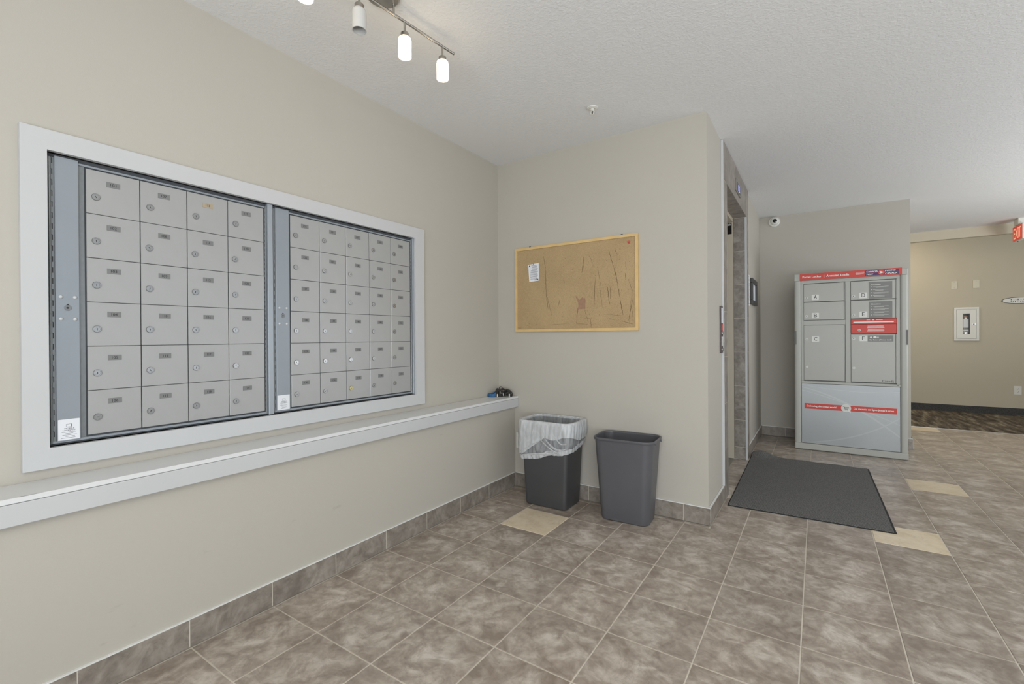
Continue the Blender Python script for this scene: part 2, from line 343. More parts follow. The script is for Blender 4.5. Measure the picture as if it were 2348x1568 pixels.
def rr_pts(w, h, r, seg=5):
    if r <= 0: return [(-w / 2, -h / 2), (w / 2, -h / 2), (w / 2, h / 2), (-w / 2, h / 2)]
    out = []
    for (cx, cy, a0) in ((w / 2 - r, -h / 2 + r, -90), (w / 2 - r, h / 2 - r, 0), (-w / 2 + r, h / 2 - r, 90), (-w / 2 + r, -h / 2 + r, 180)):
        for k in range(seg + 1):
            a = math.radians(a0 + 90 * k / seg); out.append((cx + r * math.cos(a), cy + r * math.sin(a)))
    return out
def add_prism(bm, axis, center, pts, t, mi=0):
    R, U, N = frame_axes(axis); c = Vector(center)
    a = [bm.verts.new(c + R * x + U * y) for x, y in pts]; b = [bm.verts.new(c + R * x + U * y + N * t) for x, y in pts]
    bm.faces.new(b).material_index = mi; bm.faces.new(list(reversed(a))).material_index = mi
    for i in range(len(pts)):
        j = (i + 1) % len(pts); bm.faces.new((a[i], a[j], b[j], b[i])).material_index = mi
def add_plate(bm, axis, center, w, h, t, r=0.0, seg=5, mi=0):
    add_prism(bm, axis, center, rr_pts(w, h, r, seg), t, mi)
def prism(name, axis, center, pts, t, m, parent=None):
    bm = bmesh.new(); add_prism(bm, axis, center, pts, t); return obj(name, bm, m, parent)
TXT = {}
def text_data(body, shear=0.0):
    if (body, shear) in TXT: return TXT[(body, shear)]
    cu = bpy.data.curves.new('t', 'FONT'); cu.body = body; cu.resolution_u = 3; cu.shear = shear
    o = bpy.data.objects.new('t', cu); C.objects.link(o)
    dg = bpy.context.evaluated_depsgraph_get(); me = bpy.data.meshes.new_from_object(o.evaluated_get(dg))
    vs = [(v.co.x, v.co.y) for v in me.vertices]; fs = [tuple(p.vertices) for p in me.polygons]
    bpy.data.objects.remove(o); bpy.data.curves.remove(cu); bpy.data.meshes.remove(me)
    x0, x1 = min(v[0] for v in vs), max(v[0] for v in vs); y0, y1 = min(v[1] for v in vs), max(v[1] for v in vs)
    vs = [(a - (x0 + x1) / 2, b - (y0 + y1) / 2) for a, b in vs]
    TXT[(body, shear)] = (vs, fs, x1 - x0, y1 - y0); return TXT[(body, shear)]
def add_text(bm, body, axis, center, w, h, bold=0.0, shear=0.0):
    vs, fs, tw, th = text_data(body, shear); R, U, N = frame_axes(axis); c = Vector(center)
    sx, sy = w / tw, h / th
    for dx in ((0,) if bold == 0 else (-bold, bold)):
        bv = [bm.verts.new(c + R * (x * sx + dx) + U * (y * sy) + N * (0.00004 if dx > 0 else 0)) for x, y in vs]
        for f in fs:
            try: bm.faces.new([bv[i] for i in f])
            except Exception: pass
def text(name, body, axis, center, w, h, m, parent=None, bold=0.0, shear=0.0):
    bm = bmesh.new(); add_text(bm, body, axis, center, w, h, bold, shear); return obj(name, bm, m, parent)
def ribbon(bm, axis, center, pts, w):
    """thin flat strip along a polyline (coordinates in the plane of the axis)."""
    R, U, N = frame_axes(axis); c = Vector(center); prev = None
    for i, (x, y) in enumerate(pts):
        a = pts[max(0, i - 1)]; b = pts[min(len(pts) - 1, i + 1)]; dx, dy = b[0] - a[0], b[1] - a[1]; l = math.hypot(dx, dy) or 1
        ww = w * (0.25 + 0.75 * math.sin(math.pi * (i + 0.5) / len(pts))) if len(pts) > 2 else w
        nx, ny = -dy / l * ww / 2, dx / l * ww / 2
        cur = (bm.verts.new(c + R * (x + nx) + U * (y + ny)), bm.verts.new(c + R * (x - nx) + U * (y - ny)))
        if prev: bm.faces.new((prev[0], prev[1], cur[1], cur[0]))
        prev = cur

# ------------------------------------------------------------------ room shell
XU, XL, YB, XR, YE, XP, HC = -0.461, -0.305, 0.343, 1.043, 3.31, 2.33, 2.4265
REAR, RIGHT, YC, YH = -4.35, 5.15, 4.775, 6.45
TX, TY = 0.305, 0.30034
def S(o, label, cat): return tag(o, label, cat, kind='structure')

# floor: grouted bed with one object per tile
floor = S(boxes('floor', [(-0.47, RIGHT + .1, REAR - .1, 0.36, -0.08, -0.0016), (1.0, RIGHT + .1, 0.36, YC, -0.08, -0.0016), (0.72, 1.0, 0.97, 2.04, -0.08, -0.0016)], 'grout'),
          'grey brown stone look ceramic tile floor of the lobby', 'floor')
g = 0.0023
def tile_mesh(w, d, zt=0.0):
    bm = bmesh.new(); add_box(bm, -w / 2, w / 2, -d / 2, d / 2, -0.007, 0, 0.0012)
    me = bpy.data.meshes.new('floor_tile'); bm.to_mesh(me); bm.free(); return me
TM = {}
def get_tile(w, d, m):
    k = (round(w, 4), round(d, 4), m)
    if k not in TM: TM[k] = tile_mesh(w, d); TM[k].materials.append(M[m])
    return TM[k]
cream = {(0, -1), (6, 2), (7, 6), (8, 15)}
pieces = []
for j in range(-2, 18):
    for r in range(-15, 17):
        x0, x1, y0, y1 = j * TX + g, (j + 1) * TX - g, r * TY + g, (r + 1) * TY - g
        if y1 <= 0.335: rect = [(max(x0, -0.30), min(x1, RIGHT), max(y0, REAR), y1)]
        elif y0 < 0.335:
            rect = [(max(x0, -0.30), x1, y0, 0.331)] if x1 < 1.06 else [(max(x0, 1.058), min(x1, RIGHT), y0, y1)]
            if x0 < 1.058 < x1: rect.append((x0, 1.05, y0, 0.331))
        else:
            lo = 0.80 if (y0 > 0.88 and y1 < 2.12) else 1.058
            if lo == 0.80: y0_, y1_ = (max(y0, 0.99), min(y1, 2.02)) if x0 < 1.0 else (y0, y1)
            else: y0_, y1_ = y0, y1
            rect = [(max(x0, lo), min(x1, RIGHT), y0_, min(y1_, YC if x0 > 2.3 else (YC if x1 > 2.34 else 3.296)))]
        for q in rect:
            if q[1] - q[0] < 0.008 or q[3] - q[2] < 0.008: continue
            cx, cy = (q[0] + q[1]) / 2, (q[2] + q[3]) / 2
            vis = False; dist = 1e9
            for ax in (q[0], cx, q[1]):
                for ay in (q[2], cy, q[3]):
                    t = to_px((ax, ay, 0))
                    if t and -30 < t[0] < W + 30 and -30 < t[1] < H + 30: vis = True; dist = min(dist, t[2])
            pieces.append((0 if vis else 1, dist, q, 'tile_cream' if (j, r) in cream else 'tile'))
pieces.sort(key=lambda p: (p[0], p[1]))
rest = bmesh.new(); nt = 0
for vis, d, q, m in pieces:
    if vis == 0 and nt < 298:
        o = bpy.data.objects.new('floor_tile', get_tile(q[1] - q[0], q[3] - q[2], m)); C.objects.link(o)
        place(o, ((q[0] + q[1]) / 2, (q[2] + q[3]) / 2, random.uniform(-0.0002, 0.0002)), floor); nt += 1
        if m == 'tile_cream': o['label'] = 'cream inlay tile'
    else: add_box(rest, q[0], q[1], q[2], q[3], -0.007, 0, 0.0012)
ro = obj('floor_tile_field', rest, 'tile', floor); ro['kind'] = 'stuff'

S(box('floor_hall', -1.2, RIGHT + .1, YC + 0.004, YH + .1, -0.08, 0.002, 'hall_carpet'), 'dark brown streaked carpet floor of the far hallway', 'carpet')
S(box('trim_3', 2.2, RIGHT, YC - 0.002, YC + 0.004, -0.05, 0.004, 'nickel'), 'thin metal strip between tile and carpet', 'trim')
S(boxes('ceiling', [(-0.62, RIGHT + .1, REAR - .1, 5.30, HC, HC + 0.1)], 'ceiling_texture'), 'white textured drywall ceiling of the lobby', 'ceiling')
S(box('ceiling_hall', -1.2, RIGHT + .1, 5.38, YH + .1, 2.52, 2.6, 'ceiling_texture'), 'raised white ceiling of the far hallway', 'ceiling')
S(box('wall_bulkhead', -1.2, RIGHT + .1, 5.30, 5.38, 2.307, 2.6, 'hall_paint'), 'beige bulkhead dropping below the ceiling before the hallway', 'bulkhead')

# left wall with the niche for the mailboxes
ny0, ny1, nz0, nz1 = -2.15, -0.530, 0.760, 1.730
S(boxes('wall_left', [(XU - .14, XU, REAR, ny0, 0, HC), (XU - .14, XU, ny1, YB + .1, 0, HC), (XU - .14, XU, ny0, ny1, 0, nz0), (XU - .14, XU, ny0, ny1, nz1, HC), (XU - .16, XU - .14, REAR, YB + .1, 0, HC)], 'wall_paint'),
  'beige painted left wall around the mailboxes', 'wall')
S(box('wall_ledge', XU + .001, XL - 0.009, REAR, YB - .001, 0, 0.655, 'scuffed_paint'), 'low scuffed beige half wall below the white ledge', 'wall')
S(boxes('wall_back', [(XU, XR - .001, YB, YB + .14, 0, HC)], 'wall_paint'), 'beige back wall behind the corkboard and bins', 'wall')
# elevator wall with recess
oy0, oy1, oz = 0.960, 2.024, 2.168
S(boxes('wall_elevator', [(0.74, XR, YB + .002, oy0 - .012, 0, HC), (0.74, XR, oy1 + .012, YE + .12, 0, HC), (0.74, XR, oy0 - .012, oy1 + .012, oz + .012, HC), (0.60, 0.74, YB + .15, YE, 0, HC)], 'wall_paint'),
  'beige wall holding the elevator recess', 'wall')
S(box('wall_far', XR + .001, XP, YE, YE + .13, 0, HC, 'wall_paint'), 'beige wall standing behind the parcel locker', 'wall')
S(box('wall_hall', -1.2, RIGHT + .1, YH, YH + .12, 0, 2.6, 'hall_paint'), 'tan far wall across the hallway with extinguisher cabinet', 'wall')
S(box('wall_right', RIGHT, RIGHT + .12, 4.2, YH, 0, 2.6, 'wall_paint'), 'beige wall along the right side of the lobby', 'wall')
S(box('wall_end', -1.2, -1.1, YE, YH, 0, 2.6, 'hall_paint'), 'tan wall closing the hallway at its left end', 'wall')
S(box('wall_lift_back', -1.2, 0.60, YE + .0, YE + .12, 0, 2.6, 'hall_paint'), 'tan hallway wall behind the elevator shaft', 'wall')
# entrance front behind the camera and added side glazing
S(boxes('wall_rear', [(-0.47, 0.95, REAR - .12, REAR, 0, HC), (4.85, RIGHT + .12, REAR - .12, REAR, 0, HC), (0.95, 4.85, REAR - .12, REAR, 2.2, HC)], 'wall_paint'), 'beige wall around the glazed entrance', 'wall')
S(boxes('wall_side', [(RIGHT, RIGHT + .12, REAR, -3.05, 0, HC), (RIGHT, RIGHT + .12, 3.95, 4.2, 0, HC), (RIGHT, RIGHT + .12, -3.05, 3.95, 0, 0.35), (RIGHT, RIGHT + .12, -3.05, 3.95, 2.15, HC)], 'wall_paint'), 'beige wall around the added side window', 'wall')
w1 = S(boxes('window_1', [(x, x + .05, REAR - .09, REAR - .03, 0, 2.2) for x in (0.95, 1.93, 2.9, 3.87, 4.80)] + [(0.95, 4.85, REAR - .09, REAR - .03, 2.15, 2.2), (0.95, 4.85, REAR - .09, REAR - .03, 0, .08)], 'nickel'), 'metal framed glass entrance front', 'window')
for a, b in ((1.0, 1.93), (1.98, 2.9), (2.95, 3.87), (3.92, 4.80)): box('pane', a, b, REAR - .065, REAR - .058, .08, 2.15, 'pane_glass', w1)
w2 = S(boxes('window_2', [(RIGHT + .03, RIGHT + .09, y, y + .05, 0.35, 2.15) for y in (-3.05, -1.3, 0.45, 2.2, 3.9)] + [(RIGHT + .03, RIGHT + .09, -3.05, 3.95, 2.1, 2.15), (RIGHT + .03, RIGHT + .09, -3.05, 3.95, .35, .4)], 'nickel'), 'added metal framed side window, out of view', 'window')  # unseen window, added and widened to bring in light
for a, b in ((-3.0, -1.3), (-1.25, 0.45), (0.5, 2.2), (2.25, 3.9)): box('pane', RIGHT + .055, RIGHT + .062, a, b, .4, 2.1, 'pane_glass', w2)

# ------------------------------------------------------------------ white trims on the left wall
fx = XU + 0.02
t1 = S(empty('trim_1', (XU, -1.33, 0.706)), 'white flat wooden casing around the mailbox niche', 'trim')
Y0, Y1, Z0, Z1 = -2.196, -0.472, 0.706, 1.777; y0, y1, z0, z1 = -2.136, -0.545, 0.770, 1.714
for a in ([(Y0, Z0), (Y1, Z0), (y1, z0), (y0, z0)], [(y0, z1), (y1, z1), (Y1, Z1), (Y0, Z1)], [(Y0, Z0), (y0, z0), (y0, z1), (Y0, Z1)], [(y1, z0), (Y1, Z0), (Y1, Z1), (y1, z1)]):
    prism('casing_board', '+x', (XU + .0005, 0, 0), a, 0.0195, 'white_trim', t1)
t2 = S(empty('trim_2', (-0.37, -2, 0.594)), 'white painted ledge along the half wall below the mailboxes', 'ledge')
bm = bmesh.new(); add_box(bm, XU + .001, -0.283, REAR + .001, YB - .002, 0.6565, 0.672, 0.0015); obj('ledge_board', bm, 'trim_lit_top', t2)
bm = bmesh.new(); add_box(bm, -0.313, -0.2805, REAR + .001, YB - .002, 0.594, 0.6555, 0.0015); obj('fascia_board', bm, 'white_trim', t2)
bm = bmesh.new()
for i in range(34):          # chipped paint along the ledge edge
    yy = random.uniform(-2.3, 0.2); l = random.choice((.006, .01, .014, .05)); w_ = random.uniform(.001, .003)
    xx = -0.2832 - random.choice((0, 0, 0, .01, .03)) * random.random()
    v = [bm.verts.new(p) for p in ((xx - w_, yy, .6722), (xx, yy + l * .1, .6722), (xx - w_ * .3, yy + l, .6722), (xx - w_ * 1.4, yy + l * .7, .6722))]; bm.faces.new(v)
co_ = obj('paint_chips', bm, 'card_grey', t2); co_['kind'] = 'stuff'

# ------------------------------------------------------------------ tile baseboards
def base_run(name, label, runs, ztop=0.10, thick=0.011):
    """runs: list of ('x+', face, joints) = tiles on an x=face plane facing +x along y; ('y-', face, joints) = facing -y along x."""
    p = None
    allb = []
    for kind, face, js in runs:
        allb.append((kind, face, js[0], js[-1]))
    c = allb[0]; p = S(empty(name, (c[1], c[2], 0) if c[0] == 'x+' else (c[2], c[1], 0)), label, 'baseboard')
    for kind, face, js in runs:
        for a, b in zip(js, js[1:]):
            a_, b_ = a + .0015, b - .0015; zt = ztop
            if kind == 'x+': box('base_tile', face - thick, face, a_, b_, 0.002, zt, 'tile_wall', p, 0.0008)
            else: box('base_tile', a_, b_, face, face + thick, 0.002, zt, 'tile_wall', p, 0.0008)
        a, b = js[0], js[-1]
        if kind == 'x+': boxes('caulk_bead', [(face - thick, face - .001, a, b, ztop + .0002, ztop + .005)], 'caulk', p)
        else: boxes('caulk_bead', [(a, b, face + .001, face + thick, ztop + .0002, ztop + .005)], 'caulk', p)
        bm = bmesh.new()     # grout behind the joints
        if kind == 'x+': add_box(bm, face - thick, face - .0012, a, b, 0.0022, ztop - .0005)
        else: add_box(bm, a, b, face + .0012, face + thick, 0.0022, ztop - .0005)
        obj('joint_grout', bm, 'grout', p)
    return p
jl = [YB - .012 if k == 0 else (0.305 - 0.301 * k - .275 + .301 if False else 0.0 - 0.301 * (k - 1)) for k in range(0, 13)]
base_run('baseboard_left', 'grey tile baseboard along the low half wall', [('x+', XL, sorted(jl))])
base_run('baseboard_back', 'grey tile baseboard below the back wall with ragged white caulk', [('y-', YB - .0115, [XL + .002, -0.02, 0.286, 0.595, 0.903, XR + 0.013])], 0.100)
boxes('corner_trim', [(XR + .0131, XR + .0145, YB - .0118, YB - .009, .002, .106)], 'white_trim', bpy.data.objects['baseboard_back'])
base_run('baseboard_elevator', 'grey brown tile baseboard along the elevator wall', [('x+', XR + .0125, [YB - .009, 0.60, 0.813]), ('x+', XR + .0125, [2.15, 2.45, 2.75, 3.05, YE - .014])])
base_run('baseboard_far', 'grey tile baseboard below the wall behind the parcel locker', [('y-', YE - .0115, [XR + .014, 1.28, 1.585, 1.89, 2.195, XP + .012])])
boxes('corner_trim', [(XP + .0125, XP + .0145, YE - .0118, YE + .13, .002, .106)], 'white_trim', bpy.data.objects['baseboard_far'])
S(box('baseboard_hall', -1.1, RIGHT, YH - .008, YH - .0005, 0.004, 0.10, 'carpet_base'), 'dark carpet strip baseboard below the far hallway wall', 'baseboard')

# ------------------------------------------------------------------ elevator entrance (door_1)
d1 = S(empty('door_1', (1.0, 1.5, 0)), 'elevator entrance in a brown tiled recess', 'elevator door')
TF = XR + 0.015
zj = [0.002, 0.343, 0.652, 0.969, 1.276, 1.58, 1.885, 2.165]
for a, b in zip(zj, zj[1:]):
    box('surround_tile', XR + .0008, TF, 0.8145, oy0 - .003, a + .0015, b - .0015, 'tile_wall', d1, .0008)
    box('surround_tile', XR + .0008, TF, oy1 + .003, 2.147, a + .0015, b - .0015, 'tile_wall', d1, .0008)
hy = [0.8145, 1.05, 1.357, 1.664, 1.97, 2.147]
for a, b in zip(hy, hy[1:]): box('surround_tile', XR + .0008, TF, a + .0015 if a > .82 else a, b - .0015, 2.170, HC - .004, 'tile_wall', d1, .0008)
jj = [0.002, 0.112, 0.355, 0.66, 0.965, 1.266, 1.57, 1.87, 2.166]
for a, b in zip(jj, jj[1:]):
    box('jamb_tile', 0.951, XR + .0135, oy1 + .0005, oy1 + .0115, a + .0015, b - .0015, 'tile_wall', d1, .0008)
    box('jamb_tile', 0.951, XR + .0135, oy0 - .0115, oy0 - .0005, a + .0015, b - .0015, 'tile_wall', d1, .0008)
sy = [oy0, 1.23, 1.535, 1.84, oy1]
for a, b in zip(sy, sy[1:]): box('soffit_tile', 0.951, XR + .0135, a + .0015, b - .0015, oz + .0005, oz + .0115, 'tile_wall', d1, .0008)
boxes('edge_trim', [(XR + .0005, TF + .001, 0.8115, 0.8143, .106, HC - .002)], 'white_trim', d1)
boxes('edge_trim', [(XR - .001, TF + .001, oy1 - .0025, oy1 + .0003, .114, oz)], 'white_trim', d1)
boxes('edge_trim', [(XR - .001, TF + .001, oy1 - .0025, oy1 + .0003, .002, .110)], 'white_trim', d1)
boxes('edge_trim', [(TF - .003, TF + .0012, oy0 - .0028, oy0 + .001, .002, oz)], 'nickel', d1)
boxes('joint_grout', [(XR + .0002, TF - .002, 0.816, oy0 - .004, .003, HC - .006), (XR + .0002, TF - .002, oy1 + .004, 2.145, .003, HC - .006), (XR + .0002, TF - .002, oy0, oy1, 2.174, HC - .006), (0.952, XR, oy1 + .003, oy1 + .0118, .003, oz)], 'grout', d1)
boxes('steel_frame', [(0.84, 0.949, oy1 - .0005, oy1 + .011, .002, oz + .01), (0.84, 0.949, oy0 - .011, oy0 + .0005, .002, oz + .01), (0.84, 0.949, oy0 + .001, oy1 - .001, 2.135, oz + .01)], 'elev_beige', d1, .0015)
box('door_panel', 0.795, 0.815, oy0 - .005, (oy0 + oy1) / 2 - .002, .01, oz, 'steel', d1, .002)
box('door_panel', 0.795, 0.815, (oy0 + oy1) / 2 + .002, oy1 + .005, .01, oz, 'steel', d1, .002)
box('sill', 0.815, 0.95, oy0 + .001, oy1 - .001, -0.001, 0.001, 'steel', d1)
p_ = plate('jamb_sign', '-y', (0.885, oy1 - .0008, 2.080), 0.104, 0.098, .002, 'lens_black', d1)
text('lettering', 'FLOOR', '-y', (0.889, oy1 - .0031, 2.115), 0.090, 0.018, 'white_print', p_)
p_ = tag(plate('floor_indicator', '+x', (TF + .0005, 1.475, 2.273), 0.26, 0.092, .006, 'nickel', None, .004), 'floor indicator with glowing blue digits above the elevator opening', 'indicator')
plate('display_window', '+x', (TF + .0066, 1.49, 2.275), 0.17, 0.066, .001, 'lens_black', p_)
text('digit', '1', '+x', (TF + .0080, 1.475, 2.275), 0.014, 0.048, 'digits_blue', p_, bold=.002); text('digit', '2', '+x', (TF + .0080, 1.525, 2.275), 0.034, 0.048, 'digits_blue', p_, bold=.002)

# call station beside the elevator
cs = empty('call_station', (XR, 0.77, 0.998), 'tall dark elevator call panel at the corner of the elevator wall', 'call panel')
plate('back_plate', '+x', (XR + .0008, 0.770, 1.153), 0.072, 0.31, .009, 'panel_dark', cs, .004)
plate('fire_notice', '+x', (XR + .0100, 0.772, 1.245), 0.05, 0.10, .0008, 'paper', cs)
plate('red_notice', '+x', (XR + .0100, 0.772, 1.168), 0.052, 0.042, .0012, 'pin_red', cs)
for z in (1.13, 1.02): lathe('call_button', (XR + .0100, 0.772, z), '+x', [(.016, 0), (.016, .004), (.012, .006)], 'chrome', cs, 16)
plate('instruction_strip', '+x', (XR + .0100, 0.772, 1.075), 0.045, 0.06, .0008, 'text_soft', cs)

# framed certificate and notice sheet
pf = empty('framed_certificate', (XR, 2.58, 1.41), 'dark framed certificate on the elevator wall near the far corner', 'picture frame')
bm = bmesh.new(); fy0, fy1, fz0, fz1 = 2.385, 2.790, 1.412, 1.664; fw = .045
for q in ((fy0, fy1, fz0, fz0 + fw), (fy0, fy1, fz1 - fw, fz1), (fy0, fy0 + fw, fz0 + fw, fz1 - fw), (fy1 - fw, fy1, fz0 + fw, fz1 - fw)): add_box(bm, XR + .0008, XR + .024, *q, 0.003)
obj('frame', bm, 'frame_dark', pf); box('certificate', XR + .001, XR + .008, fy0 + fw, fy1 - fw, fz0 + fw, fz1 - fw, 'paper', pf)
ns = empty('notice_sheet', (XR, 2.27, 1.39), 'narrow printed notice sheet beside the framed certificate', 'notice')
box('sheet', XR + .0006, XR + .0016, 2.20, 2.345, 1.395, 1.682, 'paper', ns)
bm = bmesh.new()
for k in range(22): add_plate(bm, '+x', (XR + .0018, 2.272 - random.uniform(0, .012), 1.665 - .012 * k), random.uniform(.08, .118), .004, .0002)
obj('printed_lines', bm, 'faint_ink', ns)

# ------------------------------------------------------------------ mailbox units
DX = XU - 0.005      # door face plane
def lock(parent, y, z, m='chrome', rot=0.0):
    bm = bmesh.new()
    add_lathe(bm, (DX + .0002, y, z), '+x', [(.0118, 0), (.0118, .0025), (.0106, .0042), (.0082, .0042), (.0078, .0034), (.006, .0034)], 20)
    o = obj('lock', bm, m, parent, True); return o
LOCKS = {}
def mailbox_unit(label, uy0, uy1, panel, doors0, pitch, cols, first):
    u = empty('mailbox_unit', (XU, (uy0 + uy1) / 2, 0.772), label, 'mailbox unit', 'recessed mailbox units in the left wall')
    zb, zt, rowh = 0.790, 1.6895, 0.14985
    dend = doors0 + pitch * cols
    # cabinet rim
    bm = bmesh.new()
    add_box(bm, DX - .030, DX - .006, uy0 + .001, uy1 - .001, 0.772, 1.713)                  # back box
    obj('cabinet', bm, 'mail_dark', u)
    boxes('rail', [(DX - .0058, DX + .002, uy0 + .022, dend + .012, zt + .003, zt + .010)], 'mail_panel', u, .001)
    boxes('rail', [(DX - .0058, DX + .004, uy0 + .003, dend + .012, zb - .012, zb - .004)], 'mail_panel', u, .001)
    boxes('side_channel', [(DX - .0058, DX - .002, panel[1] + .001, doors0 - .003, zb - .004, zt + .003)], 'hinge_metal', u)
    boxes('edge_post', [(DX - .0058, DX + .012, dend + .011, uy1 - .001, 0.773, 1.712)], 'mail_post', u, .001)
    # piano hinges
    for (ha, hb_, slot, nm) in ((uy0 + .002, panel[0] - .0006, panel[0] - .0062, 26), (dend + .0006, dend + .0108, dend + .0012, 44)):
        bm = bmesh.new()
        add_box(bm, DX - .0056, DX + .0022, ha, hb_, zb - .010, zt + .010)
        add_lathe(bm, (DX + .0022, (ha + slot) / 2 if slot > ha + .002 else (ha + hb_) / 2, zb - .010), '+z', [(.0034, 0), (.0034, zt - zb + .020)], 10, True, True)
        st_ = (zt - zb + .016) / (nm * 2)
        for k in range(nm * 2):
            z_ = zb - .008 + k * st_
            if k % 2: add_box(bm, DX + .0018, DX + .0025, slot, slot + .0022, z_, z_ + st_, 0, 1)
            else: add_box(bm, DX + .0018, DX + .0024, ha + .001, slot, z_ - .0006, z_ + .0006, 0, 1) if slot > ha + .002 else None
        obj('hinge', bm, None, u, False, ['hinge_metal', 'slot_black'])
    # master panel
    mp_ = box('master_panel', DX - .0055, DX + .006, panel[0], panel[1], zb - .008, zt + .016, 'mail_panel', u, .0012)
    pc = (panel[0] + panel[1]) / 2; X = DX + .0062
    for dy in (-.0165, .0175):
        for z in (1.2515, 1.180):
            lathe('rivet', (X, pc + dy, z), '+x', [(.0055, 0), (.0052, .002), (.0035, .0038), (.001, .0044)], 'white_trim', mp_, 14)
    lathe('lock', (X, pc, 1.2165), '+x', [(.0092, 0), (.0092, .001), (.0084, .0016), (.006, .0012)], 'hinge_metal', mp_, 20)
    lathe('lock_core', (X + .0013, pc - .0005, 1.2165), '+x', [(.0034, 0), (.0030, .0008)], 'keyhole', mp_, 12)
    plate('lock_notch', '+x', (X, pc, 1.2272), .006, .004, .0004, 'slot_black', mp_, .0018)
    st = plate('sticker', '+x', (X, pc, 0.8195), panel[1] - panel[0] - .006, .067, .0004, 'paper', mp_, .001)
    bm = bmesh.new(); XS = X + .0006
    add_text(bm, 'MOBILE', '+x', (XS, pc + .001, .823), .024, .004, .0002); add_text(bm, 'LOCKSMITH', '+x', (XS, pc + .001, .817), .032, .004, .0002)
    for q in ((-.0065, .0008, .0115), (.0065, .0025, .0115)): add_plate(bm, '+x', (XS - .0001, pc + q[0], .8325), q[1], .009, .0001)
    for z in (.8280, .8368): add_plate(bm, '+x', (XS - .0001, pc, z), .013, .0009, .0001)
    for k in range(5): add_plate(bm, '+x', (XS - .0001, pc + random.uniform(-.003, .003), .811 - .0047 * k), random.uniform(.018, .036), .0012, .0001)
    obj('print', bm, 'faint_ink', st)
    # the little doors
    n = first
    for c in range(cols):
        for r in range(6):
            ya, yb_ = doors0 + c * pitch + .0016, doors0 + (c + 1) * pitch - .0012
            zb_ = zt - (r + 1) * rowh + .0008; zt_ = zt - r * rowh - .0008
            dx = random.uniform(-.0006, .0006)
            d = box('mailbox_door', DX - .0052 + dx, DX + dx, ya, yb_, zb_, zt_, 'mail_silver', u, .0011)
            ly, lz = ya + .0245 + (.004 if n in (107, 113, 119) else 0), zb_ + .0575
            lm = 'brass' if n == 142 else 'chrome'
            lock(d, ly, lz, lm)
            a = random.choice((0, 0, 0.2, -0.25, 0.5)) if n != 106 else 1.5
            kp = [(x * math.cos(a) - y * math.sin(a), x * math.sin(a) + y * math.cos(a)) for x, y in rr_pts(.0018, .0078, .0008, 2)]
            prism('keyway', '+x', (DX + .0037, ly, lz - .0005), kp, .0002, 'keyhole', d)
            py, pz = (ya + yb_) / 2 - .0015, zb_ + .1085
            p = plate('number_plate', '+x', (DX + .0002 + dx, py, pz), .0375, .0185, .0010, 'plate_tan' if n == 113 else 'plate_grey', d, .0006, 2)
            text('number', str(n), '+x', (DX + .0014 + dx, py, pz), .0165 if '1' != str(n)[1] else .0145, .0092, 'ink', d, bold=.00025)
            n += 1
mailbox_unit('silver mailbox unit with four columns of doors, at the left of the niche', -2.134, -1.409, (-2.116, -2.058), -2.0395, 0.1490, 4, 101)
mailbox_unit('silver mailbox unit with five columns of doors, nearer the room corner', -1.408, -0.546, (-1.394, -1.331), -1.3215, 0.1509, 5, 125)

# ------------------------------------------------------------------ corkboard
cb = empty('corkboard', (0.174, YB, 1.15), 'worn corkboard with pale wooden frame on the back wall', 'corkboard')
bx0, bx1, bz0, bz1 = -0.2925, 0.637, 1.150, 1.766; fw = .018
box('cork_panel', bx0 + fw - .002, bx1 - fw + .002, YB - .012, YB - .001, bz0 + fw - .002, bz1 - fw + .002, 'cork', cb)
for a in ([(bx0, bz0), (bx1, bz0), (bx1 - fw, bz0 + fw), (bx0 + fw, bz0 + fw)], [(bx0 + fw, bz1 - fw), (bx1 - fw, bz1 - fw), (bx1, bz1), (bx0, bz1)], [(bx0, bz0), (bx0 + fw, bz0 + fw), (bx0 + fw, bz1 - fw), (bx0, bz1)], [(bx1 - fw, bz0 + fw), (bx1, bz0), (bx1, bz1), (bx1 - fw, bz1 - fw)]):
    prism('frame_rail', '-y', (0, YB - .001, 0), a, .019, 'wood_frame', cb)
for hx in (-0.169, 0.527): boxes('hanger', [(hx - .006, hx + .006, YB - .010, YB - .001, bz1 + .0003, bz1 + .007)], 'slot_black', cb, .001)
bm = bmesh.new(); yc = (0, YB - .0124, 0)
def wob(p, q, n, a): return [(p[0] + (q[0] - p[0]) * k / n + random.uniform(-a, a), p[1] + (q[1] - p[1]) * k / n) for k in range(n + 1)]
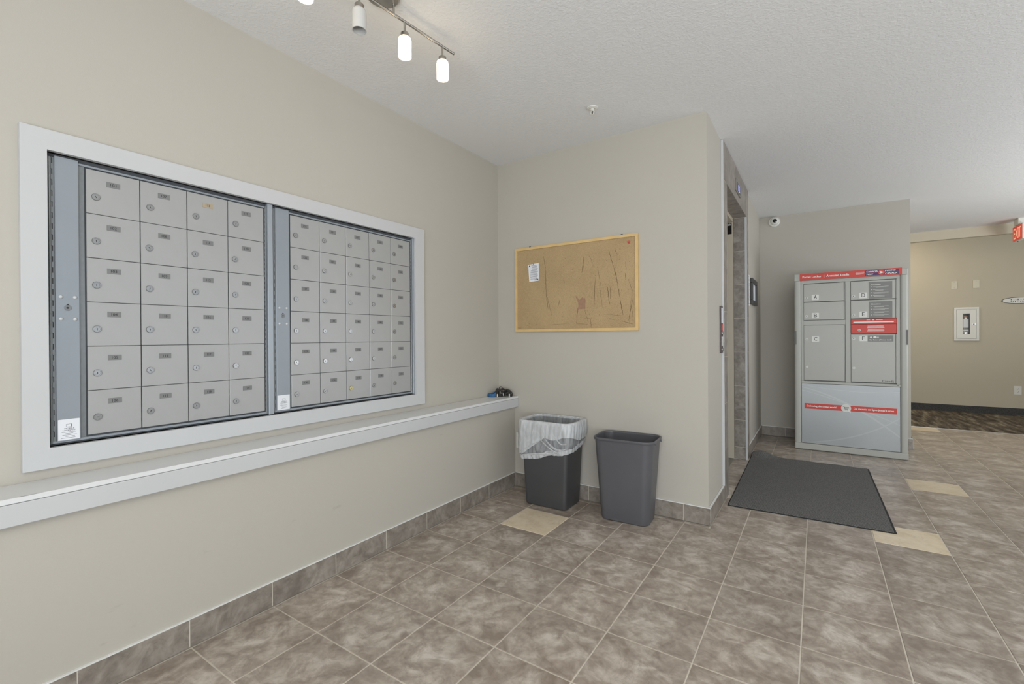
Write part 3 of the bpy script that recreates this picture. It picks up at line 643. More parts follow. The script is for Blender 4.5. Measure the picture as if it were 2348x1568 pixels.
for p, q, w_ in (((-.052, 1.69), (-.036, 1.60), .005), ((-.036, 1.61), (-.032, 1.40), .006), ((-.032, 1.42), (-.018, 1.31), .006), ((-.028, 1.42), (.002, 1.29), .004), ((.002, 1.32), (.012, 1.26), .003), ((.262, 1.655), (.25, 1.56), .007), ((.439, 1.682), (.475, 1.56), .005), ((.484, 1.53), (.503, 1.44), .006), ((.262, 1.60), (.245, 1.545), .006), ((.475, 1.56), (.495, 1.49), .008),
                 ((.50, 1.45), (.515, 1.36), .005), ((.515, 1.36), (.535, 1.25), .007), ((.55, 1.52), (.556, 1.47), .006), ((.57, 1.48), (.605, 1.38), .003), ((.602, 1.36), (.57, 1.21), .005), ((.59, 1.36), (.575, 1.19), .003), ((.605, 1.33), (.59, 1.19), .003), ((.43, 1.44), (.445, 1.32), .007), ((.45, 1.44), (.452, 1.35), .005), ((.36, 1.58), (.385, 1.44), .003), ((.375, 1.45), (.395, 1.30), .003),
                 ((.345, 1.50), (.335, 1.32), .005), ((.11, 1.51), (.113, 1.485), .005), ((.075, 1.37), (.068, 1.33), .005), ((.215, 1.31), (.205, 1.20), .005), ((.205, 1.20), (.29, 1.195), .003), ((.29, 1.21), (.265, 1.30), .003), ((.255, 1.232), (.335, 1.238), .002), ((.31, 1.23), (.313, 1.17), .004), ((-.02, 1.198), (.15, 1.202), .002), ((-.13, 1.166), (-.04, 1.172), .003), ((-.28, 1.185), (-.235, 1.182), .003), ((-.28, 1.179), (-.24, 1.176), .003),
                 ((.40, 1.26), (.54, 1.245), .002), ((.44, 1.23), (.48, 1.22), .003), ((.53, 1.21), (.60, 1.19), .003), ((.30, 1.66), (.33, 1.60), .003), ((.48, 1.69), (.50, 1.64), .003), ((.55, 1.60), (.56, 1.54), .002)):
    tk = tk + 1 if 'tk' in globals() else 1
    rb_ = bmesh.new(); ribbon(rb_, '-y', (0, YB - .0123 - .00003 * tk, 0), wob(p, q, 11, .0016), w_ * .62); obj('tear_mark', rb_, 'tear_dark', cb)
for k in range(210):
    x, z = random.uniform(-.2, .6), random.uniform(1.18, 1.68); 
    if x < .05 and random.random() < .7: continue
    a = random.uniform(0, 6); l = random.uniform(.002, .006); ribbon(bm, '-y', yc, [(x, z), (x + l * math.cos(a), z + l * math.sin(a))], .0018)
obj('pin_pricks', bm, 'tear_dark', cb)['kind'] = 'stuff'
prism('torn_patch', '-y', (0, YB - .0121, 0), [(.213, 1.27), (.222, 1.30), (.270, 1.300), (.273, 1.36), (.262, 1.385), (.256, 1.365), (.250, 1.385), (.240, 1.372), (.228, 1.362), (.206, 1.388), (.198, 1.392), (.205, 1.372), (.218, 1.345), (.220, 1.32), (.211, 1.29), (.206, 1.265)], .0004, 'tear_patch', cb)
np_ = empty('pinned_notice', (-0.135, YB - .012, 1.512), 'small white printed notice pinned to the corkboard', 'notice')
pts = [(-.181, 1.640), (-.091, 1.646), (-.087, 1.519), (-.172, 1.513)]
prism('sheet', '-y', (0, YB - .0130, 0), list(reversed(pts)), .0008, 'paper', np_)
bm = bmesh.new(); yy = YB - .0140
add_plate(bm, '-y', (-.1685, yy, 1.628), .009, .011, .0001, .002); add_plate(bm, '-y', (-.103, yy, 1.529), .016, .006, .0001); add_plate(bm, '-y', (-.122, yy, 1.526), .012, .005, .0001)
obj('seal', bm, 'ink', np_)
bm = bmesh.new()
for k in range(14):
    z = 1.631 - .0075 * k; wl = random.uniform(.05, .072); 
    if k < 5: wl = random.uniform(.038, .055)
    add_plate(bm, '-y', (-.133 + (.006 if k < 5 else 0), yy, z), wl, .0026, .0001)
obj('printed_lines', bm, 'faint_ink', np_)
lathe('pin', (-.135, YB - .0139, 1.640), '-y', [(.003, 0), (.003, .004), (.002, .006)], 'chrome', np_, 10)
tag(lathe('push_pin', (.578, YB - .0126, 1.715), '-y', [(.009, 0), (.008, .002), (.005, .004), (.005, .010), (.007, .012), (.004, .014)], 'pin_red', None, 14), 'faded red push pin in the corkboard upper corner', 'push pin')

# ------------------------------------------------------------------ wall outlets and plates
def outlet(name, x, z, yw, label, m='white_plastic', duplex=True, w=.072, h=.115, grp=None):
    o = empty(name, (x, yw, z - h / 2), label, 'outlet' if duplex else 'cover plate', grp)
    plate('cover', '-y', (x, yw - .0005, z), w, h, .005, m, o, .004)
    if duplex:
        for dz in (.021, -.021):
            plate('socket', '-y', (x, yw - .0055, z + dz), .034, .029, .0012, m, o, .010)
            bm = bmesh.new()
            for dx in (-.0065, .0065): add_plate(bm, '-y', (x + dx, yw - .0067, z + dz + .003), .0024, .009, .0003)
            add_plate(bm, '-y', (x, yw - .0067, z + dz - .008), .005, .005, .0003, .002); obj('slots', bm, 'slot_black', o)
    else:
        for dz in (h * .37, -h * .37): lathe('screw', (x, yw - .0055, z + dz), '-y', [(.004, 0), (.003, .001)], 'nickel', o, 10)
    return o
outlet('wall_outlet', -0.2645, 0.344, YB, 'white duplex outlet low on the back wall beside the lined bin')
outlet('wall_outlet', 3.836, 0.345, YH, 'white duplex outlet low on the far hallway wall')
outlet('cover_plate', 3.209, 1.816, YH, 'left ivory blank cover plate above the extinguisher cabinet', 'ivory_plastic', False, .066, .108, 'blank cover plates')
outlet('cover_plate', 3.435, 1.816, YH, 'right ivory blank cover plate above the extinguisher cabinet', 'ivory_plastic', False, .066, .112, 'blank cover plates')

# ------------------------------------------------------------------ waste bins
def ring(w, d, r, z, cx, cy, rot, seg=6):
    c, s = math.cos(rot), math.sin(rot)
    return [Vector((cx + x * c - y * s, cy + x * s + y * c, z)) for x, y in rr_pts(w, d, r, seg)]
def loft(bm, rings, cap0=True, cap1=False, mi=0):
    R = [[bm.verts.new(p) for p in q] for q in rings]; n = len(R[0])
    for a, b in zip(R, R[1:]):
        for k in range(n): bm.faces.new((a[k], a[(k + 1) % n], b[(k + 1) % n], b[k])).material_index = mi
    if cap0: bm.faces.new(list(reversed(R[0]))).material_index = mi
    if cap1: bm.faces.new(R[-1]).material_index = mi
    return R
def waste_bin(label, cx, cy, rot, h, wb, db, wt, dt, rb, rt, m, handles=True):
    o = empty('waste_bin', (cx, cy, 0), label, 'waste bin', 'rectangular waste bins by the back wall')
    L_ = lambda t: (wb + (wt - wb) * t, db + (dt - db) * t, rb + (rt - rb) * t)
    R = [ring(wb - .02, db - .02, rb * .8, 0.002, cx, cy, rot), ring(wb - .004, db - .004, rb, 0.006, cx, cy, rot)]
    for k in range(9): w_, d_, r_ = L_(k / 8); R.append(ring(w_, d_, r_, 0.016 + (h - .028) * k / 8, cx, cy, rot))
    w_, d_, r_ = L_(1)
    for k in range(8, -1, -1):
        a, b, c_ = L_(k / 8); R.append(ring(a - .006, b - .006, c_, 0.018 + (h - .028) * k / 8, cx, cy, rot)) if k < 8 else None
    bm = bmesh.new(); body = R[:11]
    inner = R[11:]
    RR = loft(bm, body + [ring(w_ - .003, d_ - .003, r_, h - .010, cx, cy, rot)] + inner, True, True)
    obj('body', bm, m, o, True)
    bm = bmesh.new()
    loft(bm, [ring(w_ - .004, d_ - .004, r_, h - .012, cx, cy, rot), ring(w_ + .014, d_ + .014, r_ + .006, h - .014, cx, cy, rot), ring(w_ + .018, d_ + .018, r_ + .008, h - .009, cx, cy, rot), ring(w_ + .016, d_ + .016, r_ + .007, h - .002, cx, cy, rot),
              ring(w_ + .008, d_ + .008, r_ + .003, h, cx, cy, rot), ring(w_ - .002, d_ - .002, r_, h - .002, cx, cy, rot), ring(w_ - .006, d_ - .006, r_, h - .010, cx, cy, rot)], False, False)
    obj('rim', bm, m, o, True)
    if handles:
        for sx in (1, -1):
            bm = bmesh.new(); c, s = math.cos(rot), math.sin(rot)
            for ly in (-.062, .062):
                vs = []
                for (lx, z) in ((w_ / 2 - .004, h - .013), (w_ / 2 + .011, h - .013), (w_ / 2 + .011, h - .030), (w_ / 2 - .004, h - .020)):
                    for t in (-.002, .002): vs.append(bm.verts.new((cx + sx * lx * c - (ly + t) * s, cy + sx * lx * s + (ly + t) * c, z)))
                for q in ((0, 2, 3, 1), (2, 4, 5, 3), (4, 6, 7, 5), (6, 0, 1, 7), (0, 6, 4, 2), (1, 3, 5, 7)): bm.faces.new([vs[i] for i in q])
            obj('handle_tabs', bm, m, o)
    return o
RB = (0.607, 0.195, math.radians(3.0), 0.502, 0.292, 0.195, 0.358, 0.245, .045, .055)
waste_bin('dark grey empty rectangular waste bin, right of the lined one', *RB, 'plastic_grey')
LB = (0.093, 0.182, math.radians(1.0), 0.548, 0.300, 0.228, 0.355, 0.262, .024, .030)
waste_bin('black rectangular waste bin wearing a clear plastic liner', *LB, 'plastic_black', False)

# liner: draped over the rim, hem lower at the front left, bunched at the right
def liner():
    cx, cy, rot, h, wb, db, wt, dt, rb, rt = LB
    o = empty('bin_liner', (cx, cy, 0.30), 'translucent plastic liner folded over the rim of the black bin', 'bin liner')
    seg = 30; base = []
    def per(w, d, r): # resampled perimeter
        p = rr_pts(w, d, r, 8); L = []; n = len(p); tot = sum(math.dist(p[i], p[(i + 1) % n]) for i in range(n)); N = 220; acc = 0; i = 0; out = []
        for k in range(N):
            s = tot * k / N
            while acc + math.dist(p[i % n], p[(i + 1) % n]) < s: acc += math.dist(p[i % n], p[(i + 1) % n]); i += 1
            a, b = p[i % n], p[(i + 1) % n]; t = (s - acc) / (math.dist(a, b) or 1); out.append((a[0] + (b[0] - a[0]) * t, a[1] + (b[1] - a[1]) * t))
        return out
    c, s = math.cos(rot), math.sin(rot)
    def wh(k, N):  # local angle position
        return 2 * math.pi * k / N
    def hem(x, y):   # hem height over the floor by where around the bin
        u = (x / (wt / 2) + 1) / 2
        u = max(0, min(1, u)); z = 0.300 + 0.066 * u * u * (3 - 2 * u) + .004 * math.sin(x * 40)
        return z + 0.03 * max(0, min(1, (y + .13) / .2))
    def surf(name, rows, m, wr=1.0, off=0.0, only=None):
        bm = bmesh.new(); N = 220; R = []
        for (fz, grow) in rows:
            pr = per(wt + grow, dt + grow, rt + .01 + max(0, grow) / 2); q = []
            for k, (x, y) in enumerate(pr):
                a = wh(k, N)
                z = fz(x, y)
                t = (wt / 2 + dt / 2); n = Vector((x / wt, y / dt)).normalized()
                wv = wr * (1.0 if grow > .03 and z < h - .02 or grow > 0 and z < h - .1 else .35) * (0.0028 * math.sin(a * 23 + z * 60) + 0.0032 * math.sin(a * 41 + 1.3 - z * 35) + .0025 * math.sin(a * 9 + z * 25))
                bulge = 0.010 * math.exp(-((x - wt / 2) ** 2 + (y + .02) ** 2) / .006) * wr
                x2, y2 = x + n.x * (wv + bulge + off), y + n.y * (wv + bulge + off)
                y2 = max(y2, -10); X, Y = cx + x2 * c - y2 * s, cy + x2 * s + y2 * c
                q.append((X, min(Y, YB - .003), z))
            R.append(q)
        V = [[bm.verts.new(p) for p in q] for q in R]
        for a, b in zip(V, V[1:]):
            for k in range(N):
                if only and not only(R[0][k]): continue
                bm.faces.new((a[k], a[(k + 1) % N], b[(k + 1) % N], b[k]))
        for v in [v for v in bm.verts if not v.link_faces]: bm.verts.remove(v)
        return obj(name, bm, m, o, True)
    lerp = lambda t: (lambda x, y: h + .006 + (hem(x, y) - h - .006) * t)
    zt = lambda d: (lambda x, y: h + d)
    # skirt outside, roll over rim, inside skin
    sag = lambda x, y: (0.012 * math.exp(-((x - .02) ** 2) / .008) if y < 0 else 0)
    surf('skirt', [(lerp(1.0), .002), (lerp(.97), .010), (lerp(.8), .020), (lerp(.6), .028), (lerp(.4), .034), (lerp(.22), .038), (lerp(.1), .038), (zt(.004), .036), (zt(.011), .026), (zt(.011), .000), (zt(-.002), -.018), (zt(-.03), -.026), (zt(-.08), -.032), (zt(-.16), -.042)], 'film_clear')
    # upper folded band, its lower edge high in the middle of the front
    def band(x, y):
        f = h - .085 - .125 * min(1, (0.02 - x) / .17) if x < 0.02 else h - .082 - .012 * math.sin((x - .02) * 30)
        k = max(0, min(1, (y + .135) / .12)); k = k * k * (3 - 2 * k)
        return f * (1 - k) + (h - .10 - .05 * (x < 0)) * k
    bl = lambda t: (lambda x, y: h + .008 + (band(x, y) - h - .008) * t)
    surf('folded_band', [(bl(1.0), .040), (bl(.7), .044), (bl(.4), .045), (bl(.15), .044), (zt(.009), .040), (zt(.016), .028), (zt(.016), .002), (zt(.002), -.014)], 'film_white', .9, .002)
    surf('hem', [(lambda x, y: hem(x, y) - .001, .006), (lambda x, y: hem(x, y) + .012, .015), (lambda x, y: hem(x, y) + .03, .020)], 'film_hem', 1.0, .0015)
    # soft flattened folds gathered towards the right front corner
    for (p, q, bow, wd_) in (((-.02, h - .088), (.130, .372), .012, .010), ((.02, h - .085), (.172, .405), .032, .016), ((.09, h - .06), (.174, .435), .020, .010), ((-.165, .352), (.005, h - .098), -.004, .008), ((.135, .372), (-.165, .330), -.006, .012)):
        bm = bmesh.new(); prev = None; n = 16
        for k in range(n + 1):
            t = k / n; x = p[0] + (q[0] - p[0]) * t; z = p[1] + (q[1] - p[1]) * t - bow * math.sin(math.pi * t)
            y = -dt / 2 - .0245 - .004 * math.sin(math.pi * t) + (max(0, x - .150) * 1.4)
            w_ = wd_ * (.15 + .85 * math.sin(math.pi * t) ** .7) / 2
            dx, dz = q[0] - p[0], q[1] - p[1]; l = math.hypot(dx, dz); nx, nz = -dz / l, dx / l
            cur = [bm.verts.new((cx + (x + nx * o_ * w_) * c - (y - e_) * s, cy + (x + nx * o_ * w_) * s + (y - e_) * c, z + nz * o_ * w_)) for o_, e_ in ((-1, -.003), (-.45, .0006), (.1, .0016), (.6, .0004), (1, -.003))]
            if prev:
                for i in range(4): bm.faces.new((prev[i], prev[i + 1], cur[i + 1], cur[i]))
            prev = cur
        obj('fold', bm, 'film_fold', o, True)
liner()

# ------------------------------------------------------------------ ledge items: strap and harness
zs = 0.6722
so = empty('rolled_strap', (-0.425, 0.205, zs), 'small blue rolled strap on the end of the ledge', 'strap')
bm = bmesh.new()
for (r, ph, hh) in ((.030, .0, .010), (.022, .6, .011)):
    pts = [(-0.425 + r * math.cos(a), 0.205 + r * .75 * math.sin(a), zs + .0125 + .002 * math.sin(2 * a + ph)) for a in [2 * math.pi * k / 24 for k in range(24)]]
    add_tube(bm, pts, .0115, 8, True, .28)
obj('webbing_coil', bm, 'blue_web', so, True)
bm = bmesh.new(); add_tube(bm, [(-.410 + .012 * math.cos(a), .212 + .010 * math.sin(a), zs + .026 + .006 * math.sin(a)) for a in [2 * math.pi * k / 16 for k in range(16)]], .006, 8, True, .4); obj('webbing_loop', bm, 'blue_web', so, True)
hn = empty('strap_harness', (-0.365, 0.268, zs), 'bundle of black buckled straps piled on the ledge corner', 'harness')
hc = Vector((-0.372, 0.262, zs))
dr = Vector((0.83, 0.56, 0)); dn = Vector((-.56, .83, 0))
def hp(a, d, z): v = hc + dr * a + dn * d; return (v.x, v.y, v.z + z)
loops = [((-.045, -.004), (.005, -.008), .058), ((.03, -.002), (.074, -.008), .044), ((-.050, -.010), (-.020, -.005), .062), ((-.030, .008), (.035, .010), .060), ((.000, -.012), (.062, -.006), .056), ((.010, .012), (.072, .006), .050), ((-.055, .012), (.01, .016), .055), ((.02, -.018), (.055, -.016), .036)]
for (a, b, z) in loops:
    bm = bmesh.new(); pts = []
    for k in range(21):
        t = k / 20; A = a[0] + (b[0] - a[0]) * t; D = a[1] + (b[1] - a[1]) * t; pts.append(hp(A, D, .006 + (z - .012) * math.sin(math.pi * t) ** .55))
    add_tube(bm, pts, .0072, 10, False, 1.5, 0, dn); obj('strap_loop', bm, 'black_web', hn, True)
bm = bmesh.new()
add_tube(bm, [hp(x, .004 * math.sin(x * 60), .010 + .004 * math.sin(x * 45)) for x in [-.055 + .13 * k / 16 for k in range(17)]], .010, 8, False, .7); obj('strap_pad', bm, 'black_web', hn, True)
bm = bmesh.new(); add_tube(bm, [hp(-.012 + .010 * math.cos(t), -.002, .063 + .009 * math.sin(t)) for t in [2 * math.pi * k / 18 for k in range(18)]], .0024, 6, True); obj('top_ring', bm, 'black_web', hn, True)
for (a, d) in ((-.036, -.026), (.052, -.026)):
    bm = bmesh.new(); add_lathe(bm, hp(a, d, .0), '+z', [(.0045, .0), (.0045, .020), (.003, .022)], 12, True, True); obj('cord_stop', bm, 'white_cyl', hn, True)
bm = bmesh.new(); add_tube(bm, [hp(-.052 + .012 * t, -.020 + .004 * math.sin(t * 5), .034 - .032 * t) for t in [k / 8 for k in range(9)]], .0022, 6); add_tube(bm, [hp(.004 + .006 * t, -.024, .028 - .026 * t) for t in [k / 6 for k in range(7)]], .002, 6)
add_tube(bm, [hp(.062 + .016 * t, -.018, .018 + .012 * t) for t in [k / 6 for k in range(7)]], .002, 6); obj('metal_clips', bm, 'chrome', hn, True)
bm = bmesh.new(); add_plate(bm, '-y', hp(-.018, .0, .030), .022, .020, .004, .003); obj('grey_tag', bm, 'grey_pad', hn)

# ------------------------------------------------------------------ parcel locker
LY = 2.76
lk = empty('parcel_locker', (1.815, LY, 0), 'grey parcel locker with red header and lettered doors on the far wall', 'parcel locker')
lx0, lx1, lzt = 1.390, 2.243, 1.702
bm = bmesh.new()
add_box(bm, lx0 + .02, lx1 - .02, LY + .030, YE - .015, 0.004, lzt - .06, 0.004); obj('cabinet', bm, 'locker_grey', lk)
for (xa, xb) in ((lx0, 1.445), (2.190, lx1)):
    bm = bmesh.new(); cxp = (xa + xb) / 2; R = []
    prof = rr_pts(xb - xa, .058, .018, 5)
    loft(bm, [[Vector((cxp + x, LY + .029 + y, z)) for x, y in prof] for z in (0.062, 1.640)], True, True); obj('corner_post', bm, 'locker_grey', lk, True)
    box('corner_cap', xa, xb, LY + .001, LY + .058, 1.6405, lzt + (.006 if xa < 1.5 else -.004), 'locker_grey', lk, .004)
    side = xa if xa < 1.5 else xb - .016
    box('grip_tab', side - .0006, side + .0166, LY - .0015, LY + .010, 1.022, 1.153, 'locker_dark', lk, .001)
bm = bmesh.new(); add_box(bm, lx0, lx1, LY - .004, LY + .062, 0.003, 0.0615, .006); obj('plinth', bm, 'locker_grey', lk)
hb = box('header', 1.4455, 2.1895, LY + .006, LY + .058, 1.6415, 1.704, 'locker_grey', lk, .001)
hx0, hx1 = 1.437, 2.202
plate('header_sign', '-y', ((hx0 + hx1) / 2, LY + .0008, 1.6745), hx1 - hx0, 0.063, .004, 'red_print', lk)
XS = LY - .0036
text('lettering', 'Parcel Locker  |  Armoire à colis', '-y', (1.642, XS, 1.672), 0.366, 0.027, 'white_print', lk, .0008)
bm = bmesh.new()
for k, w_ in enumerate((.060, .064, .058)): add_plate(bm, '-y', (1.905, XS + .0001, 1.688 - k * .0095), w_, .0032, .0001)
obj('fine_print', bm, 'white_print', lk)
lgx0, lgx1 = 1.944, 2.180
bg_ = boxes('logo_panel', [(lgx0, lgx1, XS, XS + .0006, 1.6755, 1.698), (lgx0, lgx1, XS, XS + .0006, 1.651, 1.6735)], 'navy_print', lk)
bm = bmesh.new(); XT = XS - .0004
add_text(bm, 'CANADA', '-y', (1.992, XT, 1.6868), .080, .0125, .001, .2); add_text(bm, 'POST', '-y', (1.978, XT, 1.6622), .048, .0125, .001, .2)
add_text(bm, 'POSTES', '-y', (2.122, XT, 1.6868), .074, .0125, .001, .2); add_text(bm, 'CANADA', '-y', (2.128, XT, 1.6622), .082, .0125, .001, .2); obj('logo_lettering', bm, 'white_print', lk)
lathe('logo_disc', (2.0605, XS, 1.6745), '-y', [(.0235, 0), (.0235, .0004)], 'red_print', lk, 28)
prism('logo_wing', '-y', (2.0605, XS - .0005, 1.6745), [(-.018, .011), (-.004, .0095), (.019, .0), (-.004, -.0095), (-.018, -.009), (-.006, -.0035), (-.016, -.002), (-.006, .001), (-.018, .0045), (-.008, .006)], .0003, 'white_print', lk)
# front frame
boxes('front_frame', [(1.446, 2.1895, LY + .012, LY + .029, 1.612, 1.6412), (1.446, 1.4665, LY + .012, LY + .029, .668, 1.6118), (2.166, 2.1895, LY + .012, LY + .029, .668, 1.6118), (1.796, 1.835, LY + .010, LY + .029, .668, 1.6118), (1.4667, 1.7958, LY + .012, LY + .029, 1.210, 1.254),
                      (1.446, 2.1895, LY + .004, LY + .029, .646, .6678)], 'locker_grey', lk, .001)
boxes('recess_shadow_gap', [(1.4668, 1.7958, LY + .024, LY + .0295, .669, 1.611), (1.8352, 2.1658, LY + .024, LY + .0295, .669, 1.611)], 'locker_dark', lk)
def ldoor(letter, x0, x1, z0, z1, ly, lz, tagx, tagz):
    d = box('locker_door', x0, x1, LY + .008, LY + .0235, z0, z1, 'locker_door', lk, .0015)
    box('hinge_strip', x1 + .003, x1 + .0075, LY + .010, LY + .0235, z0, z1, 'locker_grey', d)
    lathe('lock', (ly, LY + .0078, lz), '-y', [(.0130, 0), (.0128, .0022), (.010, .0034), (.006, .0030)], 'white_cyl', d, 20)
    lathe('lock_core', (ly, LY + .0046, lz), '-y', [(.0042, 0), (.0038, .0006)], 'locker_dark', d, 12)
    plate('letter_tag', '-y', (tagx, LY + .0078, tagz), .058, .052, .0008, 'tag_white', d, .006)
    text('letter', letter, '-y', (tagx + .001, LY + .0066, tagz + .002), .026 if letter not in 'EF' else .019, .034, 'ink', d)
    return d
ldoor('A', 1.4680, 1.7850, 1.436, 1.606, 1.490, 1.474, 1.562, 1.476)
ldoor('B', 1.4680, 1.7850, 1.258, 1.429, 1.490, 1.297, 1.562, 1.301)
dC = ldoor('C', 1.4680, 1.7850, 0.678, 1.207, 1.492, 1.071, 1.563, 1.074)
dD = ldoor('D', 1.8375, 2.1570, 1.436, 1.606, 1.857, 1.470, 1.929, 1.474)
dE = ldoor('E', 1.8375, 2.1570, 1.263, 1.429, 1.857, 1.296, 1.929, 1.300)
dF = ldoor('F', 1.8375, 2.1570, 0.678, 1.115, 1.857, 1.077, 1.929, 1.079)
for d, x in ((dC, 1.492), (dF, 1.857)): lathe('lower_lock', (x, LY + .0078, .804), '-y', [(.0130, 0), (.0128, .0022), (.010, .0034), (.006, .0030)], 'white_cyl', d, 20)
def card(d, head, z0, z1, n):
    plate('instruction_card', '-y', (2.053, LY + .0078, (z0 + z1) / 2), .166, z1 - z0, .0008, 'card_grey', d)
    bm = bmesh.new(); y_ = LY + .0066
    add_text(bm, head, '-y', (2.020, y_, z1 - .024), .068, .0115, .0008)
    step = (z1 - z0 - .045) / n
    for k in range(n):
        z = z1 - .044 - step * k; add_plate(bm, '-y', (1.990, y_ + .0001, z), .009, .006, .0001, .002)
        for q in range(2): add_plate(bm, '-y', (2.000 + (.055 if q == 0 else .045), y_ + .0001, z - .0075 * q), .110 if q == 0 else random.uniform(.05, .09), .0028, .0001)
    obj('card_print', bm, 'text_soft', d)
card(dD, 'Instructions', 1.440, 1.592, 4); card(dE, 'Directions', 1.266, 1.415, 4)
plate('key_return_card', '-y', (2.052, LY + .0078, 1.078), .180, .056, .0008, 'card_grey', dF)
bm = bmesh.new(); y_ = LY + .0066
add_text(bm, 'Key Return | Retour de clé', '-y', (2.052, y_, 1.0635), .156, .0135, .0005)
add_prism(bm, '-y', (1.984, y_ + .0001, 1.089), [(-.009, 0), (0, -.009), (.009, 0), (0, .009)], .0001); add_plate(bm, '-y', (2.012, y_ + .0001, 1.089), .022, .017, .0001, .008); add_plate(bm, '-y', (2.031, y_ + .0001, 1.089), .020, .005, .0001)
obj('card_print', bm, 'white_print', dF)
rs = box('mail_slot_hood', 1.8375, 2.1640, LY + .004, LY + .0235, 1.209, 1.257, 'red_print', lk, .0015)
plate('slot', '-y', (2.000, LY + .0038, 1.228), .290, .010, .003, 'white_print', rs, .004)
bm = bmesh.new(); add_plate(bm, '-y', (1.965, LY + .0038, 1.2475), .026, .004, .0002); add_plate(bm, '-y', (2.000, LY + .0038, 1.2475), .013, .007, .0002, .002); add_plate(bm, '-y', (2.045, LY + .0038, 1.2475), .046, .004, .0002); obj('slot_print', bm, 'white_print', rs)
rd = box('outgoing_mail_door', 1.8375, 2.1640, LY + .007, LY + .0235, 1.124, 1.2075, 'red_print', lk, .0015)
lathe('lock', (1.898, LY + .0068, 1.155), '-y', [(.0125, 0), (.0120, .0022), (.009, .0034), (.005, .0030)], 'white_cyl', rd, 18)
lathe('lock_core', (1.898, LY + .0036, 1.155), '-y', [(.0045, 0), (.004, .0006)], 'keyhole', rd, 12)
bm = bmesh.new()
for k in range(6): add_plate(bm, '-y', (2.018 + random.uniform(-.003, .002), LY + .0068, 1.192 - .0082 * k - (.006 if k > 2 else 0)), random.uniform(.108, .124), .0038, .0002)
obj('door_print', bm, 'white_print', rd)
text('wordmark', 'Canadä', '-y', (2.104, LY + .0074, .6945), .082, .019, 'ink', dF)
# lower panel with print
lp = box('lower_panel', 1.447, 2.187, LY + .006, LY + .029, .066, .6425, 'locker_panel', lk, .001)
boxes('panel_gap', [(1.445, 2.1895, LY + .014, LY + .0295, .0618, .6455)], 'locker_dark', lk)
SWK = [0]
def sw(pts): SWK[0] += 1; prism('swoosh', '-y', (0, LY + .0059, 0), pts, .00012 + .00018 * SWK[0], 'swoosh', lp)
def curve(p0, p1, p2, n=14): return [((1 - t) ** 2 * p0[0] + 2 * t * (1 - t) * p1[0] + t * t * p2[0], (1 - t) ** 2 * p0[1] + 2 * t * (1 - t) * p1[1] + t * t * p2[1]) for t in [k / n for k in range(n + 1)]]
sw(curve((1.449, .605), (1.80, .52), (2.185, .19)) + list(reversed(curve((1.449, .612), (1.82, .535), (2.185, .205)))))
sw(curve((1.449, .575), (1.75, .50), (2.185, .30)) + list(reversed(curve((1.449, .580), (1.76, .508), (2.185, .307)))))
sw(curve((1.500, .069), (1.92, .13), (2.185, .36)) + list(reversed(curve((1.460, .069), (1.92, .142), (2.185, .372)))))
sw(curve((1.449, .630), (1.85, .555), (2.185, .595)) + list(reversed(curve((1.449, .634), (1.85, .562), (2.185, .600)))))
plate('slogan_strip', '-y', (1.818, LY + .0058, .4255), .694, .052, .0013, 'red_print', lp)
bm = bmesh.new(); y_ = LY + .0042
add_text(bm, 'Delivering the online world', '-y', (1.606, y_, .425), .232, .022, .0008); obj('slogan_lettering', bm, 'white_print', lp); text('slogan_lettering', "Du monde en ligne jusqu'à vous", '-y', (2.000, y_, .4255), .288, .024, 'white_print', lp, .0008)
lathe('slogan_disc', (1.798, LY + .0057, .427), '-y', [(.038, 0), (.038, .0019)], 'tag_white', lp, 30)
bm = bmesh.new(); q = (1.796, LY + .0034, .427)
ribbon(bm, '-y', q, [(-.022, .014), (-.012, .014)], .003); ribbon(bm, '-y', q, [(-.013, .014), (-.006, -.010)], .003); ribbon(bm, '-y', q, [(-.007, -.010), (.016, -.010)], .003); ribbon(bm, '-y', q, [(-.010, .009), (.022, .009)], .003); ribbon(bm, '-y', q, [(.021, .009), (.017, -.004)], .003); ribbon(bm, '-y', q, [(-.006, -.003), (.018, -.003)], .0022)
add_plate(bm, '-y', (1.793, LY + .0034, .4105), .005, .005, .0001, .002); add_plate(bm, '-y', (1.809, LY + .0034, .4105), .005, .005, .0001, .002); obj('cart_icon', bm, 'ink', lp)
prism('cursor_icon', '-y', (1.819, LY + .0033, .407), [(-.008, .014), (.016, -.004), (.006, -.006), (.014, -.020), (.008, -.023), (.001, -.009), (-.006, -.015)], .0003, 'white_print', lp)
plate('serial_badge', '-y', (2.172, LY + .0038, .657), .014, .008, .0004, 'card_grey', lk)

